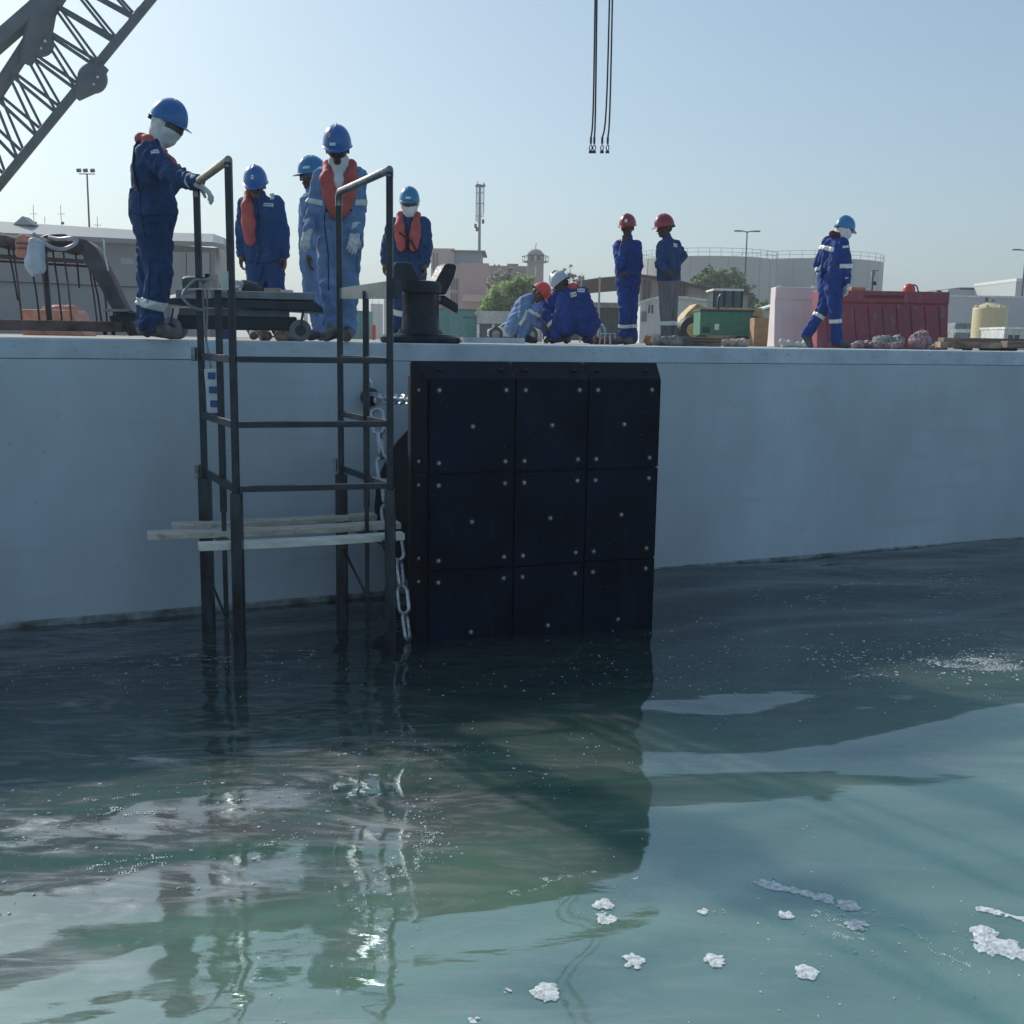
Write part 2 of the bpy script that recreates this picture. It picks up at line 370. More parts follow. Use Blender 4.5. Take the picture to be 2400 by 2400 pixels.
    sn = n.new('ShaderNodeMath'); sn.operation = 'MULTIPLY'; l.new(sm_.outputs[0], sn.inputs[0]); l.new(c3.outputs[0], sn.inputs[1]); l.new(sn.outputs[0], mx.inputs[0]); l.new(cr.outputs[0], mx.inputs[1]); mx.inputs[2].default_value = (.27, .265, .25, 1)
    # shade under the wall painted into the water colour; cloudier, greener farther out
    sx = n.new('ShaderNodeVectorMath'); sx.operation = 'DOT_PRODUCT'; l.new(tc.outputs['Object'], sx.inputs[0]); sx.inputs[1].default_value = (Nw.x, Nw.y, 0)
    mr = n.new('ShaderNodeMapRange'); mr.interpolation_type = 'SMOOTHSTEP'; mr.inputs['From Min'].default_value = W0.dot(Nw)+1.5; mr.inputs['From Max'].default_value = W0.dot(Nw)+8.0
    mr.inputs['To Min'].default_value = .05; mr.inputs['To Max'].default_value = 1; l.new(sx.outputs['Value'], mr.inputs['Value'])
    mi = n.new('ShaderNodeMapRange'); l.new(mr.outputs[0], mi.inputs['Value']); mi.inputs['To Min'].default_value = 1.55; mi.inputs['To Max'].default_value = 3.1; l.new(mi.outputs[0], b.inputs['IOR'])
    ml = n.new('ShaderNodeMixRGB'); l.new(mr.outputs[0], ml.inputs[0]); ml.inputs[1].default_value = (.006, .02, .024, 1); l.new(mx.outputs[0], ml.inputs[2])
    # grey scum skin, finely broken, along the silt band
    n4 = n.new('ShaderNodeTexNoise'); n4.inputs['Scale'].default_value = 6; n4.inputs['Detail'].default_value = 12; n4.inputs['Roughness'].default_value = .72; n4.inputs['Distortion'].default_value = 1.6; l.new(mp.outputs[0], n4.inputs['Vector'])
    r4 = n.new('ShaderNodeMapRange'); r4.inputs['From Min'].default_value = .47; r4.inputs['From Max'].default_value = .66; l.new(n4.outputs[0], r4.inputs['Value'])
    m4 = n.new('ShaderNodeMath'); m4.operation = 'MULTIPLY'; l.new(sn.outputs[0], m4.inputs[0]); l.new(r4.outputs[0], m4.inputs[1])
    m5 = n.new('ShaderNodeMath'); m5.operation = 'MULTIPLY'; m5.inputs[1].default_value = .8; l.new(m4.outputs[0], m5.inputs[0])
    mz = n.new('ShaderNodeMixRGB'); l.new(m5.outputs[0], mz.inputs[0]); l.new(ml.outputs[0], mz.inputs[1]); mz.inputs[2].default_value = (.5, .5, .49, 1)
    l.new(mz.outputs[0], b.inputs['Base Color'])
    iv = n.new('ShaderNodeMath'); iv.operation = 'SUBTRACT'; iv.inputs[0].default_value = 1; iv.use_clamp = True; l.new(sn.outputs[0], iv.inputs[1]); l.new(iv.outputs[0], b.inputs['Subsurface Weight'])
    ro = n.new('ShaderNodeMapRange'); ro.inputs['To Min'].default_value = .03; ro.inputs['To Max'].default_value = .35; l.new(m4.outputs[0], ro.inputs['Value']); l.new(ro.outputs[0], b.inputs['Roughness'])
    n2 = n.new('ShaderNodeTexNoise'); n2.inputs['Scale'].default_value = 9; n2.inputs['Detail'].default_value = 5; l.new(mp.outputs[0], n2.inputs['Vector'])
    bp = n.new('ShaderNodeBump'); bp.inputs['Strength'].default_value = .05; bp.inputs['Distance'].default_value = .03
    l.new(n2.outputs[0], bp.inputs['Height']); l.new(bp.outputs[0], b.inputs['Normal'])
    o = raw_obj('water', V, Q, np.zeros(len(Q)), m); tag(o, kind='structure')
build_water()

# ---------------------------------------------------------------- haze
hz = MB().box((50, 350, 18), (1900, 1700, 44.6)).build('haze', [])
hm_ = bpy.data.materials.new('haze'); hm_.use_nodes = True; n = hm_.node_tree.nodes; n.remove(n['Principled BSDF']); v = n.new('ShaderNodeVolumePrincipled')
v.inputs['Color'].default_value = (.84, .90, .96, 1); v.inputs['Density'].default_value = .0013; v.inputs['Anisotropy'].default_value = .2
hm_.node_tree.links.new(v.outputs[0], n['Material Output'].inputs['Volume']); hz.data.materials.append(hm_); tag(hz, 'pale dusty haze over the harbour', 'haze', kind='stuff')
C.cycles.volume_bounces = 0

# ---------------------------------------------------------------- quay and ground
g = MB(); a, b_, c_, d_ = wp(-350, -1.6), wp(450, -1.6), wp(450, -700), wp(-350, -700)
g.add([(p.x, p.y, z) for z in (-.004, -3.4) for p in (a, b_, c_, d_)], [(0, 1, 2, 3), (7, 6, 5, 4), (0, 4, 5, 1), (1, 5, 6, 2), (2, 6, 7, 3), (3, 7, 4, 0)])
tag(g.build('ground', GROUND), kind='structure')
def quay_prism(poly, name, m, parent, s0=-60, s1=160, **k):
    g = MB(); n = len(poly); vs = [wp(s0, p[0], p[1]) for p in poly]+[wp(s1, p[0], p[1]) for p in poly]
    g.add(vs, [tuple(range(n)), tuple(reversed(range(n, 2*n)))]+[(i, i+n, (i+1) % n+n, (i+1) % n) for i in range(n)])
    return g.build(name, m, parent, **k)
q = thing('quay_wall', 'long smooth grey concrete quay wall rising from the water', 'quay wall')
quay_prism([(-1.6, -4), (0, -4), (0, -.16), (-.004, -.155), (-1.6, -.155)], 'wall_face', CONC, q)
quay_prism([(-1.6, -.15), (.004, -.15), (.004, -.012), (-.006, .0), (-1.6, .0)], 'coping', COPE, q)
quay_prism([(-.02, -2.35), (.03, -2.35), (.012, -2.175), (-.02, -2.14)], 'waterline_ledge', mat('wet_concrete', (.24, .27, .27), .45, var=.4, scale=8, bump=.5, bscale=12), q)


# ---------------------------------------------------------------- fender on the quay
FD = Vector((1.73, .68, 0)).normalized(); FN = Vector((FD.y, -FD.x, 0)); F0 = Vector((-.60, 7.80, 0))
def fp(s_, o=0., z=0.): return F0+FD*s_+FN*o+Vector((0, 0, z))
t = thing('marine_fender', 'huge black square panel fender with nine bolted pads standing off the quay wall', 'fender', fp(.93, -.5, -1.2))
def local(t, g):
    T = Matrix.Translation(-Vector(t.location)); g.v = [tuple(T @ Vector(v)) for v in g.v]; return g
FW = 1.86; ZT, ZB = -.235, -2.75
def fbox(g, s0, s1, o0, o1, z0, z1):
    vs = [fp(s, o, z) for s in (s0, s1) for o in (o0, o1) for z in (z0, z1)]
    return g.add(vs, [(0, 1, 3, 2), (4, 6, 7, 5), (0, 4, 5, 1), (2, 3, 7, 6), (0, 2, 6, 4), (1, 5, 7, 3)])
CH = .08
g = MB(); poly = [(-.02, -.04), (FW+.02, -.04), (FW+CH+.02, -.22), (FW+CH+.01, -.30), (-CH+.005, -.27), (-CH+.005, -.20)]
vs = [fp(p[0], p[1]-.035, z) for z in (ZB, ZT+.0) for p in poly]; n = 6
g.add(vs, [tuple(range(n)), tuple(reversed(range(n, 2*n)))]+[(i, i+n, (i+1) % n+n, (i+1) % n) for i in range(n)])
local(t, g).build('steel_body', GAP, t)
cols = [(0, .655), (.668, 1.245), (1.258, FW)]; rows = [(-.925, -.25), (-1.645, -.938), (-2.6, -1.658)]
def bolts(g, c, r=.011):
    M_ = Matrix((FD, Vector((0, 0, 1)), FN)).transposed()
    g.lathe([(r*2.3, -.004), (r*2.3, .0015), (r*1.25, .002), (r*1.1, .006), (r*.8, .012), (.001, .013)], c, 10, M_)
for (s0, s1) in cols:
    for (z0, z1) in rows:
        g = MB(); fbox(g, s0, s1, -.036, 0, z0, z1); p = local(t, g).build('pad', PAD, t, bev=.006)
        pts = [(s0+.07, z1-.075), (s1-.07, z1-.075), (s0+.07, z0+.075), (s1-.07, z0+.075), ((s0+s1)/2, (z0+z1)/2)]
        for (s, z) in pts:
            b = MB(); bolts(b, fp(s, .001, z), .0115); o = local(t, b).build('bolt', [BOLT, GAP], p, smooth=True)
            for f_ in o.data.polygons[:20]: f_.material_index = 1
for (z0, z1) in rows:                                      # slanted edge strips
    for side in (0, 1):
        g = MB(); a0, a1 = ((-.014, -CH) if side == 0 else (FW+.014, FW+CH)); zt = z1 if z1 < -.5 else z1+.0
        zo = zt+((.115 if side == 0 else .06) if z1 > -.5 else 0)
        vs = [fp(s, o, z) for (s, o, zq) in ((a0, -.012, zt), (a1, -.20, zo), (a1, -.24, zo), (a0, -.055, zt)) for z in (z0, zq)]
        g.add(vs, [(0, 2, 3, 1), (2, 4, 5, 3), (4, 6, 7, 5), (6, 0, 1, 7), (0, 6, 4, 2), (1, 3, 5, 7)])
        p = local(t, g).build('edge_strip', PADEDGE, t, bev=.004)
        am = (a0+a1)/2
        for z in (z0+.08, zt-.08):
            b = MB()
            nn = (FN*.57+FD*(-.82 if side == 0 else .82)).normalized(); xx = nn.cross(Vector((0, 0, 1))).normalized()
            b.lathe([(.001, -.004), (.013, -.004), (.013, .004), (.009, .006), (.009, .012), (.001, .013)], fp(am, -.103, z), 10, Matrix((xx, Vector((0, 0, 1)), nn)).transposed())
            local(t, b).build('bolt', BOLT, p, smooth=True)
for i, (s0, s1) in enumerate(cols):                        # slanted top strips
    g = MB(); a, b_ = s0-(.014 if i == 0 else 0), s1+(.014 if i == 2 else 0)
    a2, b2 = a-(.078 if i == 0 else 0), b_+(.02 if i == 2 else 0)
    vs = [fp(a, -.01, ZT-.012), fp(b_, -.01, ZT-.012), fp(b2, -.13, ZT+.115), fp(a2, -.13, ZT+.115), fp(a, -.06, ZT-.012), fp(b_, -.06, ZT-.012), fp(b2, -.19, ZT+.105), fp(a2, -.19, ZT+.105)]
    g.add(vs, [(0, 1, 2, 3), (7, 6, 5, 4), (0, 4, 5, 1), (1, 5, 6, 2), (2, 6, 7, 3), (3, 7, 4, 0)])
    p = local(t, g).build('top_strip', PADEDGE, t, bev=.004)
    for s in (s0+.09, s1-.09):
        b = MB().box(fp(s, -.068, ZT+.053), (.042, .02, .02), Matrix.Rotation(WA, 3, 'Z') @ Matrix.Rotation(R(-42), 3, 'X')); local(t, b).build('lifting_lug', GAP, p)
# rubber cone between wall and panel
g = MB(); cc = fp(FW/2-.02, -.36, -1.42); wallp = cc-FN*(.0); dd = -FN
zax = Vector((0, 0, 1)); M_ = Matrix((FD, zax, dd)).transposed()
g.lathe([(.50, 0), (.56, .03), (.56, .10), (.50, .16), (.56, .45), (.72, .85), (.84, 1.15), (.90, 1.28), (.90, 1.36), (.1, 1.37)], cc, 36, M_)
local(t, g).build('rubber_cone', RUB, t, smooth=True)
# ------------------- chains
def chain(label, pts, link=.17, r=.0135, wd=.105, m=GALV, name='fender_chain'):
    t = thing(name, label, 'chain', pts[0], group='galvanised fender chains')
    P = [Vector(p) for p in pts]; seg = [(P[i+1]-P[i]).length for i in range(len(P)-1)]; tot = sum(seg); pitch = link-2*r-.006; n = max(2, round(tot/pitch))
    def along(d):
        for i, s in enumerate(seg):
            if d <= s or i == len(seg)-1: return P[i]+(P[i+1]-P[i])*(d/s)
            d -= s
    for i in range(n):
        a = along(tot*i/n); b = along(tot*(i+1)/n); c = (a+b)/2; z = (b-a).normalized()
        x = z.orthogonal().normalized() if abs(z.z) < .7 else Vector((.9, .3, 0)); x = (x-z*x.dot(z)).normalized()
        ang = R(35)+(math.pi/2 if i % 2 else 0)+rnd.uniform(-.2, .2); y = z.cross(x); x = x*math.cos(ang)+y*math.sin(ang)
        hw = wd/2-r; hl = link/2-r-hw; ring = []
        for k in range(9): q = math.pi*k/8; ring.append(c+x*math.cos(q)*hw+z*(hl+math.sin(q)*hw))
        for k in range(9): q = math.pi+math.pi*k/8; ring.append(c+x*math.cos(q)*hw+z*(-hl+math.sin(q)*hw))
        ring = [v-Vector(t.location) for v in ring]
        MB().tube(ring, r, 8, closed=True).build('link', m, t, smooth=True)
    return t
chain('short bright galvanised chain running level from the wall to the fender top corner', [at(880, 934, 9.05), at(930, 936, 8.6), at(972, 938, 8.15)], .13, .0125, .09)
chain('galvanised chain hanging down the quay wall behind the right ladder post', [at(882, 960, 8.95), at(893, 1055, 8.8), at(905, 1150, 8.62), at(912, 1240, 8.45)], .25, .017, .13)
chain('long galvanised chain dropping past the fender edge into the water', [at(926, 1250, 8.05), at(938, 1330, 8.0), at(944, 1400, 7.95), at(956, 1500, 7.85)], .23, .0145, .115)
t = thing('chain_bracket', 'oval steel chain bracket plate bolted to the quay wall by the ladder', 'bracket', at(882, 925, 9.1))
wl = Vector(t.location); base = wp((wl-W0).dot(E), 0, wl.z)-wl
M_ = Matrix((E, Vector((0, 0, 1)), Nw)).transposed()
g = MB().lathe([(.001, .0), (.07, .0), (.07, .02), (.055, .03), (.001, .03)], base+Vector((0, 0, 0)), 20, M_, sx=.75, sy=2.0); g.build('plate', GALV, t, bev=.004)
MB().lathe([(.001, .03), (.075, .03), (.08, .08), (.05, .11), (.001, .115)], base+Vector((.0, 0, -.03)), 18, M_).build('hub', STEEL, t, smooth=True)
MB().bar(base, Vector((0, 0, 0)), .05, .03).build('eye_bar', GALV, t)

# ---------------------------------------------------------------- access ladder frame in the water
FL, FR, RL, RR = Vector((-1.845, 7.2, 0)), Vector((-.85, 7.50, 0)), Vector((-2.31, 8.1, 0)), Vector((-1.345, 8.48, 0))
ML, MR = (FL*.52+RL*.48)+Vector((.02, 0, 0)), (FR*.55+RR*.45)
t = thing('access_ladder', 'tall dark steel ladder cage with handrails, standing in the water against the quay', 'ladder frame', (FL.x, FL.y, ZW))
TL = Vector(t.location)
def lb(name, a, b, w, m=STEEL, h=None, par=None, **k): 
    g = MB().bar(Vector(a)-TL, Vector(b)-TL, w, h); return g.build(name, m, par or t, bev=min(.004, w*.2), **k)
def zz(v, z): return Vector((v.x, v.y, z))
for nm, P_, zt in (('post', FL, 1.13), ('post', FR, 1.13)):
    lb(nm, zz(P_, -1.0), zz(P_, zt), .044, STEEL)
    lb('post_pile', zz(P_, -3.1), zz(P_, -1.0), .072, STEEL_WET)
for P_, zt in ((RL, 1.10), (RR, 1.10)):
    lb('post', zz(P_, -1.02), zz(P_, zt), .043, STEEL); lb('post_pile', zz(P_, -3.1), zz(P_, -1.02), .085, STEEL_WET)
for P_ in (ML, MR):
    lb('middle_post', zz(P_, -1.2), zz(P_, .37), .042, STEEL); lb('middle_post_pile', zz(P_, -3.1), zz(P_, -1.2), .03, STEEL_WET)
for a, b, m in ((RL, FL, RAILTAN), (RR, FR, STEEL_L)):
    MB().tube([zz(a, 1.02)-TL, zz(a, 1.09)-TL, zz(a, 1.12)+(b-a)*.03-TL, zz(b, 1.145)-TL, zz(b, 1.10)-TL], .027, 10).build('handrail', m, t, smooth=True)
for z in (-.115, -.545, -.975):
    lb('cross_rail', zz(FL, z)+FD*.028, zz(FR, z)-FD*.028, .045, STEEL, .04)
    lb('side_rail', zz(RL, z), zz(FL, z), .035, STEEL, .05); lb('side_rail', zz(RR, z), zz(FR, z), .03, STEEL, .045)
for P_, z in ((RL, -.10), (RL, -.97), (RR, -.95)): lb('bracket', zz(P_, z-.05)-E*.05, zz(P_, z+.05)-E*.05, .03, STEEL_L, .07)
# gusset shelves at deck level
def quad_plate(name, p0, p1, p2, p3, th, m):
    g = MB(); n = (p1-p0).cross(p3-p0).normalized()*th
    g.add([p-TL for p in (p0, p1, p2, p3)]+[p+n-TL for p in (p0, p1, p2, p3)], [(0, 1, 2, 3), (7, 6, 5, 4), (0, 4, 5, 1), (1, 5, 6, 2), (2, 6, 7, 3), (3, 7, 4, 0)])
    return g.build(name, m, t)
quad_plate('toe_board', zz(RL, .37), zz(FL, .335), zz(FL, .455), zz(RL, .43), .008, STEEL_L)
quad_plate('shelf', zz(RL, .365)-E*.1, zz(FL, .33), zz(FL, .33)+E*.05, zz(RL, .365)+E*.12, .012, STEEL_L)
quad_plate('end_plate', zz(FL, .33)-E*.06-Vector((0, .01, 0)), zz(FL, .33)-Vector((0, .01, 0)), zz(FL, .455)-Vector((0, .01, 0)), zz(FL, .43)-E*.08-Vector((0, .01, 0)), .006, mat('cream_plate', (.55, .55, .5), .6))
quad_plate('toe_board', zz(RR, .33), zz(FR, .30), zz(FR, .42), zz(RR, .41), .008, mat('dusty_panel', (.20, .24, .24), .4))
quad_plate('end_plate', zz(FR, .30)+Vector((.02, -.01, 0)), zz(FR, .30)+E*.085, zz(FR, .42)+E*.085, zz(FR, .44)+Vector((.02, -.01, 0)), .006, STEEL)
lb('brace', zz(RL, -1.75), zz(FL, -2.1), .018, STEEL_WET); lb('brace', zz(RR, -1.6), zz(FR, -2.1), .018, STEEL_WET)
for z in (-1.395,): 
    lb('ledger', zz(RL, z)-(FL-RL)*.05, zz(FL, z), .045, STEEL_WET); lb('ledger', zz(RR, z)-(FR-RR)*.05, zz(FR, z), .045, STEEL_WET)
# loose planks on the ledgers
def plank(label, a, b, wd, th, m=WOOD, grp='scaffold planks laid across the ladder frame'):
    a, b = Vector(a), Vector(b); c = (a+b)/2; d = b-a; o = MB()
    n = 12; w2 = wd/2; side = Vector((-d.y, d.x, 0)).normalized(); vs = []
    for i in range(n+1):
        f_ = i/n; p = a+d*f_-c; wob = side*(.004*math.sin(5*f_+a.x*9)); sag = Vector((0, 0, -.008*math.sin(math.pi*f_)))
        vs += [p+wob+sag+side*w2, p+wob+sag-side*w2, p+wob+sag-side*w2-Vector((0, 0, th)), p+wob+sag+side*w2-Vector((0, 0, th))]
    fs = [(0, 1, 2, 3), (4*n+3, 4*n+2, 4*n+1, 4*n)]
    for i in range(n):
        for k in range(4): fs.append((4*i+k, 4*i+(k+1) % 4, 4*i+4+(k+1) % 4, 4*i+4+k))
    o.add(vs, fs); ob = o.build('plank', m, bev=.004); ob.location = c; tag(ob, label, 'plank', grp)
    return ob
zp = -1.335
plank('wide weathered plank lying farthest back on the ladder frame', onz(402, 1226, zp), onz(878, 1203, zp), .15, .04)
plank('middle plank sticking out farthest to the left of the ladder', onz(345, 1247, zp+.005), onz(935, 1222, zp+.005), .16, .045)
plank('narrow pale plank nearest the camera on the ladder frame', onz(465, 1272, zp), onz(944, 1247, zp), .10, .05, mat('pale_plank', (.74, .72, .64), .8, var=.1, scale=2, bump=.2, bscale=14, stretch=(.5, 9, 9)))
# socket strip hanging on its cable
a, b = at(497, 864, 8.02), at(509, 1000, 8.0)
t2 = thing('socket_strip', 'white socket strip with blue outlets hanging on a cable behind the ladder', 'socket strip', a)
MB().bar(Vector((0, 0, 0)), b-a, .11, .045, up=(0, 1, 0)).build('housing', mat('white_plastic', (.68, .7, .72), .5), t2, bev=.006)
for k in (.12, .36, .6, .82):
    MB().box((b-a)*k+Vector((0, -.026, 0)), (.055, .02, .05)).build('outlet', mat('blue_socket', (.03, .10, .32), .45) if k < .8 else STEEL, t2, bev=.006)
cb = thing('cable', 'pale looped cable draped over the left ladder shelf down to the socket strip', 'cable', (a.x, a.y, 0))
pts = [at(492, 668, 7.95), at(462, 655, 7.85), at(440, 672, 7.8), at(428, 692, 7.75), at(436, 708, 7.75), at(455, 722, 7.8), at(480, 727, 7.85)]
def smooth_pts(P, n=6):
    P = [Vector(p) for p in P]; out = []
    for i in range(len(P)-1):
        p0, p1, p2, p3 = P[max(i-1, 0)], P[i], P[i+1], P[min(i+2, len(P)-1)]
        for k in range(n):
            q = k/n; out.append(.5*((2*p1)+(p2-p0)*q+(2*p0-5*p1+4*p2-p3)*q*q+(3*p1-p0-3*p2+p3)*q**3))
    return out+[P[-1]]
CAB = mat('pale_cable', (.34, .33, .35), .6)
def rel(P, o): return [Vector(p)-Vector(o) for p in P]
MB().tube(rel(smooth_pts(pts), cb.location), .010, 7).build('loop', CAB, cb, smooth=True)
MB().tube(rel(smooth_pts([at(474, 660, 7.95), at(478, 730, 8.0), at(482, 790, 8.03), at(490, 830, 8.05), at(494, 864, 8.03)]), cb.location), .008, 7).build('drop', CAB, cb, smooth=True)
MB().tube(rel(smooth_pts([at(485, 680, 7.95), at(486, 740, 8.0), at(484, 790, 8.02), at(488, 835, 8.04), at(497, 862, 8.02)]), cb.location), .006, 7).build('drop', CAB, cb, smooth=True)

# ---------------------------------------------------------------- bollard
c0 = wp(3.22, -.42); Bp = at(986, 790, 10.1); bl = thing('mooring_bollard', 'black horned mooring bollard on a wide round base beside the fender', 'bollard', (Bp.x, Bp.y, 0), WA)
g = MB(); g.lathe([(.36, 0), (.375, .015), (.375, .05), (.34, .075), (.22, .085), (.2, .12)], n=40, sx=1.0, sy=.8); g.build('base', BOLLARD, bl, smooth=True)
g = MB(); g.lathe([(.20, .08), (.175, .12), (.165, .3), (.165, .44), (.17, .455)], n=36); g.build('barrel', BOLLARD, bl, smooth=True)
MB().lathe([(.172, .44), (.20, .45), (.205, .52), (.195, .55), (.1, .56)], n=36).build('cap', BOLLARD, bl, smooth=True)
def horn(P, w, dpt):
    g = MB(); n = len(P); vs = [Vector((p[0], -dpt/2, p[1])) for p in P]+[Vector((p[0], dpt/2, p[1])) for p in P]
    g.add(vs, [tuple(range(n)), tuple(reversed(range(n, 2*n)))]+[(i, i+n, (i+1) % n+n, (i+1) % n) for i in range(n)]); return g
horn([(-.02, .54), (-.10, .67), (-.115, .70), (-.15, .715), (-.27, .71), (-.29, .67), (-.29, .46), (-.17, .45)], 0, .22).build('horn', BOLLARD, bl, bev=.02)
horn([(.10, .545), (.19, .70), (.22, .72), (.30, .715), (.315, .69), (.29, .60), (.21, .44), (.17, .44)], 0, .2).build('horn', BOLLARD, bl, bev=.02)
horn([(.16, .36), (.24, .32), (.335, .27), (.345, .30), (.345, .36), (.2, .44)], 0, .14).build('horn', BOLLARD, bl, bev=.015)
pl = MB().box((.12, -.0, .045), (.62, .7, .05)).build('mooring_pad', mat('pale_concrete_pad', (.5, .54, .54), .7)); pl.location = (Bp.x+.42, Bp.y+.30, -.01)
pl.rotation_euler = (0, 0, WA); tag(pl, 'pale low concrete pad just behind the bollard base', 'concrete pad')

# ---------------------------------------------------------------- wheeled cart behind the ladder
co = at(560, 790, 9.75); ct = thing('equipment_cart', 'low grey and dark steel cart on castor wheels behind the ladder', 'cart', (co.x, co.y, 0), R(12))
g = MB(); g.add([(-.80, -.35, .30), (.78, -.35, .25), (.66, -.35, .34), (-.52, -.35, .345), (-.80, .35, .30), (.78, .35, .25), (.66, .35, .34), (-.52, .35, .345)],
      [(0, 1, 2, 3), (7, 6, 5, 4), (0, 4, 5, 1), (1, 5, 6, 2), (2, 6, 7, 3), (3, 7, 4, 0)]); g.build('chassis', mat('cart_dark', (.03, .045, .06), .5, .2, var=.2), ct, bev=.01)
MB().box((.08, 0, .385), (1.16, .62, .065)).build('deck_board', mat('cart_deck', (.24, .26, .27), .7), ct, bev=.008)
g = MB(); g.add([(-.72, -.33, .315), (-.50, -.33, .35), (-.22, -.33, .42), (-.20, -.33, .35), (-.72, .33, .315), (-.50, .33, .42), (-.22, .33, .42), (-.20, .33, .35)],
      [(0, 3, 2, 1), (4, 5, 6, 7), (0, 1, 5, 4), (1, 2, 6, 5), (2, 3, 7, 6), (3, 0, 4, 7)]); g.build('sloping_board', mat('pale_board', (.42, .41, .40), .7), ct)
MB().box((-.02, -.2, .235), (.92, .1, .06)).build('lower_rail', mat('cart_rail', (.15, .18, .19), .6), ct, bev=.005)
MB().box((.0, .0, .15), (1.0, .46, .12)).build('battery_box', mat('cart_box', (.02, .03, .04), .5), ct, bev=.01)
for x in (-.545, .53):
    for y in (-.36, .30):
        wg = MB(); Mr = Matrix.Rotation(math.pi/2, 3, 'X')
        wg.lathe([(.055, -.024), (.082, -.026), (.093, -.018), (.093, .018), (.082, .026), (.055, .024)], (x, y, .093), 28, Mr)
        tyre = wg.build('wheel', mat('grey_tyre', (.22, .23, .24), .6), ct, smooth=True)
        MB().lathe([(.001, -.028), (.03, -.028), (.055, -.022), (.055, .022), (.03, .028), (.001, .028)], (x, y, .093), 20, Mr).build('hub', mat('cart_hub', (.06, .07, .08), .4, .4), tyre, smooth=True)
        MB().bar((x, y-.034, .09), (x+.03, y-.034, .26), .012, .05, up=(0, 1, 0)).build('fork', STEEL, ct)
MB().bar((-.78, -.1, .2), (-1.06, -.1, .155), .02, .07).build('tow_bar', STEEL, ct)
MB().box((-.98, -.1, .235), (.24, .3, .022)).build('tow_plate', STEEL_L, ct, bev=.008)
MB().bar((.72, -.34, .17), (.84, -.34, .15), .02, .05).build('step', STEEL, ct)
def item(name, label, cat, loc, build, grp=None):
    o = thing(name, label, cat, loc, group=grp); build(o); return o
def on_cart(x, y, z=.4185): 
    c_, s_ = math.cos(R(12)), math.sin(R(12)); return (co.x+x*c_-y*s_, co.y+x*s_+y*c_, z)
HOSE = mat('white_hose', (.6, .63, .64), .5); GREENP = mat('dark_green_cover', (.035, .10, .08), .5)
def coil(o, r=.085, n=4, m=HOSE, th=.012):
    for k in range(n):
        MB().tube([(math.cos(2*math.pi*i/20)*(r-.004*k)+.01*k, math.sin(2*math.pi*i/20)*(r+.006*k), .014+k*.021+.008*math.sin(i+k)) for i in range(20)], th, 6, closed=True).build('turn', m, o, smooth=True)
item('hose_coil', 'coil of pale hose lying on the cart', 'hose', on_cart(-.06, -.05), coil)
item('gas_cylinder', 'squat dark green cylinder lying on the left of the cart deck', 'cylinder', on_cart(-.34, .0), lambda o: MB().lathe([(.02, -.13), (.055, -.12), (.065, -.09), (.065, .09), (.055, .12), (.02, .13)], (0, 0, .065), 20, Matrix.Rotation(math.pi/2, 3, 'Y')).build('shell', GREENP, o, smooth=True))
item('small_box', 'upright narrow dark box standing on the cart', 'box', on_cart(-.24, -.25), lambda o: MB().box((0, 0, .07), (.035, .05, .14)).build('shell', STEEL, o, bev=.005))
def dome(o): iso_obj('shell', Field().cap((-.05, 0, .04), (.05, 0, .03), .075, .06), .01, mat('dark_bag', (.05, .06, .07), .7), o)
item('tool_bag', 'dark rounded tool bag on the cart behind the front ladder post', 'bag', on_cart(.10, .1), dome)
def bx2(o):
    MB().box((0, 0, .018), (.13, .1, .036)).build('box', mat('cardboard', (.42, .32, .24), .8), o); MB().box((.12, .02, .012), (.09, .12, .024)).build('sheet', WHITE, o)
item('small_parts_box', 'little cardboard box with white paper on the cart', 'box', on_cart(.30, -.12), bx2)
def rubble(label, px, py, Y, w, hgt, m, seed, name='rubble_lump', cat='rubble', grp='loose lumps on the quay edge', n=5):
    rr = random.Random(seed); f = Field(); o0 = at(px, py, Y)
    for i in range(n):
        x = rr.uniform(-.5, .5)*w*.8; r = hgt*rr.uniform(.3, .5)
        f.cap((x, rr.uniform(-.1, .1)*w, r*.8), (x+rr.uniform(-.2, .2)*w, rr.uniform(-.1, .1)*w, rr.uniform(.4, .9)*hgt*.7), r, r*rr.uniform(.5, .9), 0, .02)
    F, L, lo = f.grid(max(.008, hgt/16), fold=hgt*.09, seed=seed)
    z = lo[2]+max(.008, hgt/16)*np.arange(F.shape[2]); F = np.maximum(F, (-z)[None, None, :])
    V, Q, OW = nets(F, lo, max(.008, hgt/16)); o = raw_obj(name, V, Q, np.zeros(len(Q)), m); o.location = (o0.x, o0.y, 0)
    return tag(o, label, cat, grp)
ROCK = mat('dusty_rock', (.26, .22, .18), .9, var=.35, scale=14, bump=.5)
rubble('brown stone lump under the middle of the cart', 645, 790, 10.3, .30, .13, ROCK, 3)
rubble('flat brown stone lump beside the right cart wheel', 690, 790, 10.4, .22, .10, ROCK, 4)
bk = at(528, 790, 10.4); o = thing('water_crate', 'small blue crate with pale frame under the cart', 'crate', (bk.x, bk.y, 0), R(10))
MB().box((0, 0, .06), (.11, .2, .10)).build('panel', mat('blue_crate', (.03, .09, .25), .5), o); 
for x in (-.06, .06):
    MB().box((x, -.11, .06), (.012, .012, .12)).build('post', STICK, o)
for z in (.006, .115): MB().box((0, -.118, z), (.13, .01, .012)).build('rail', STICK, o)

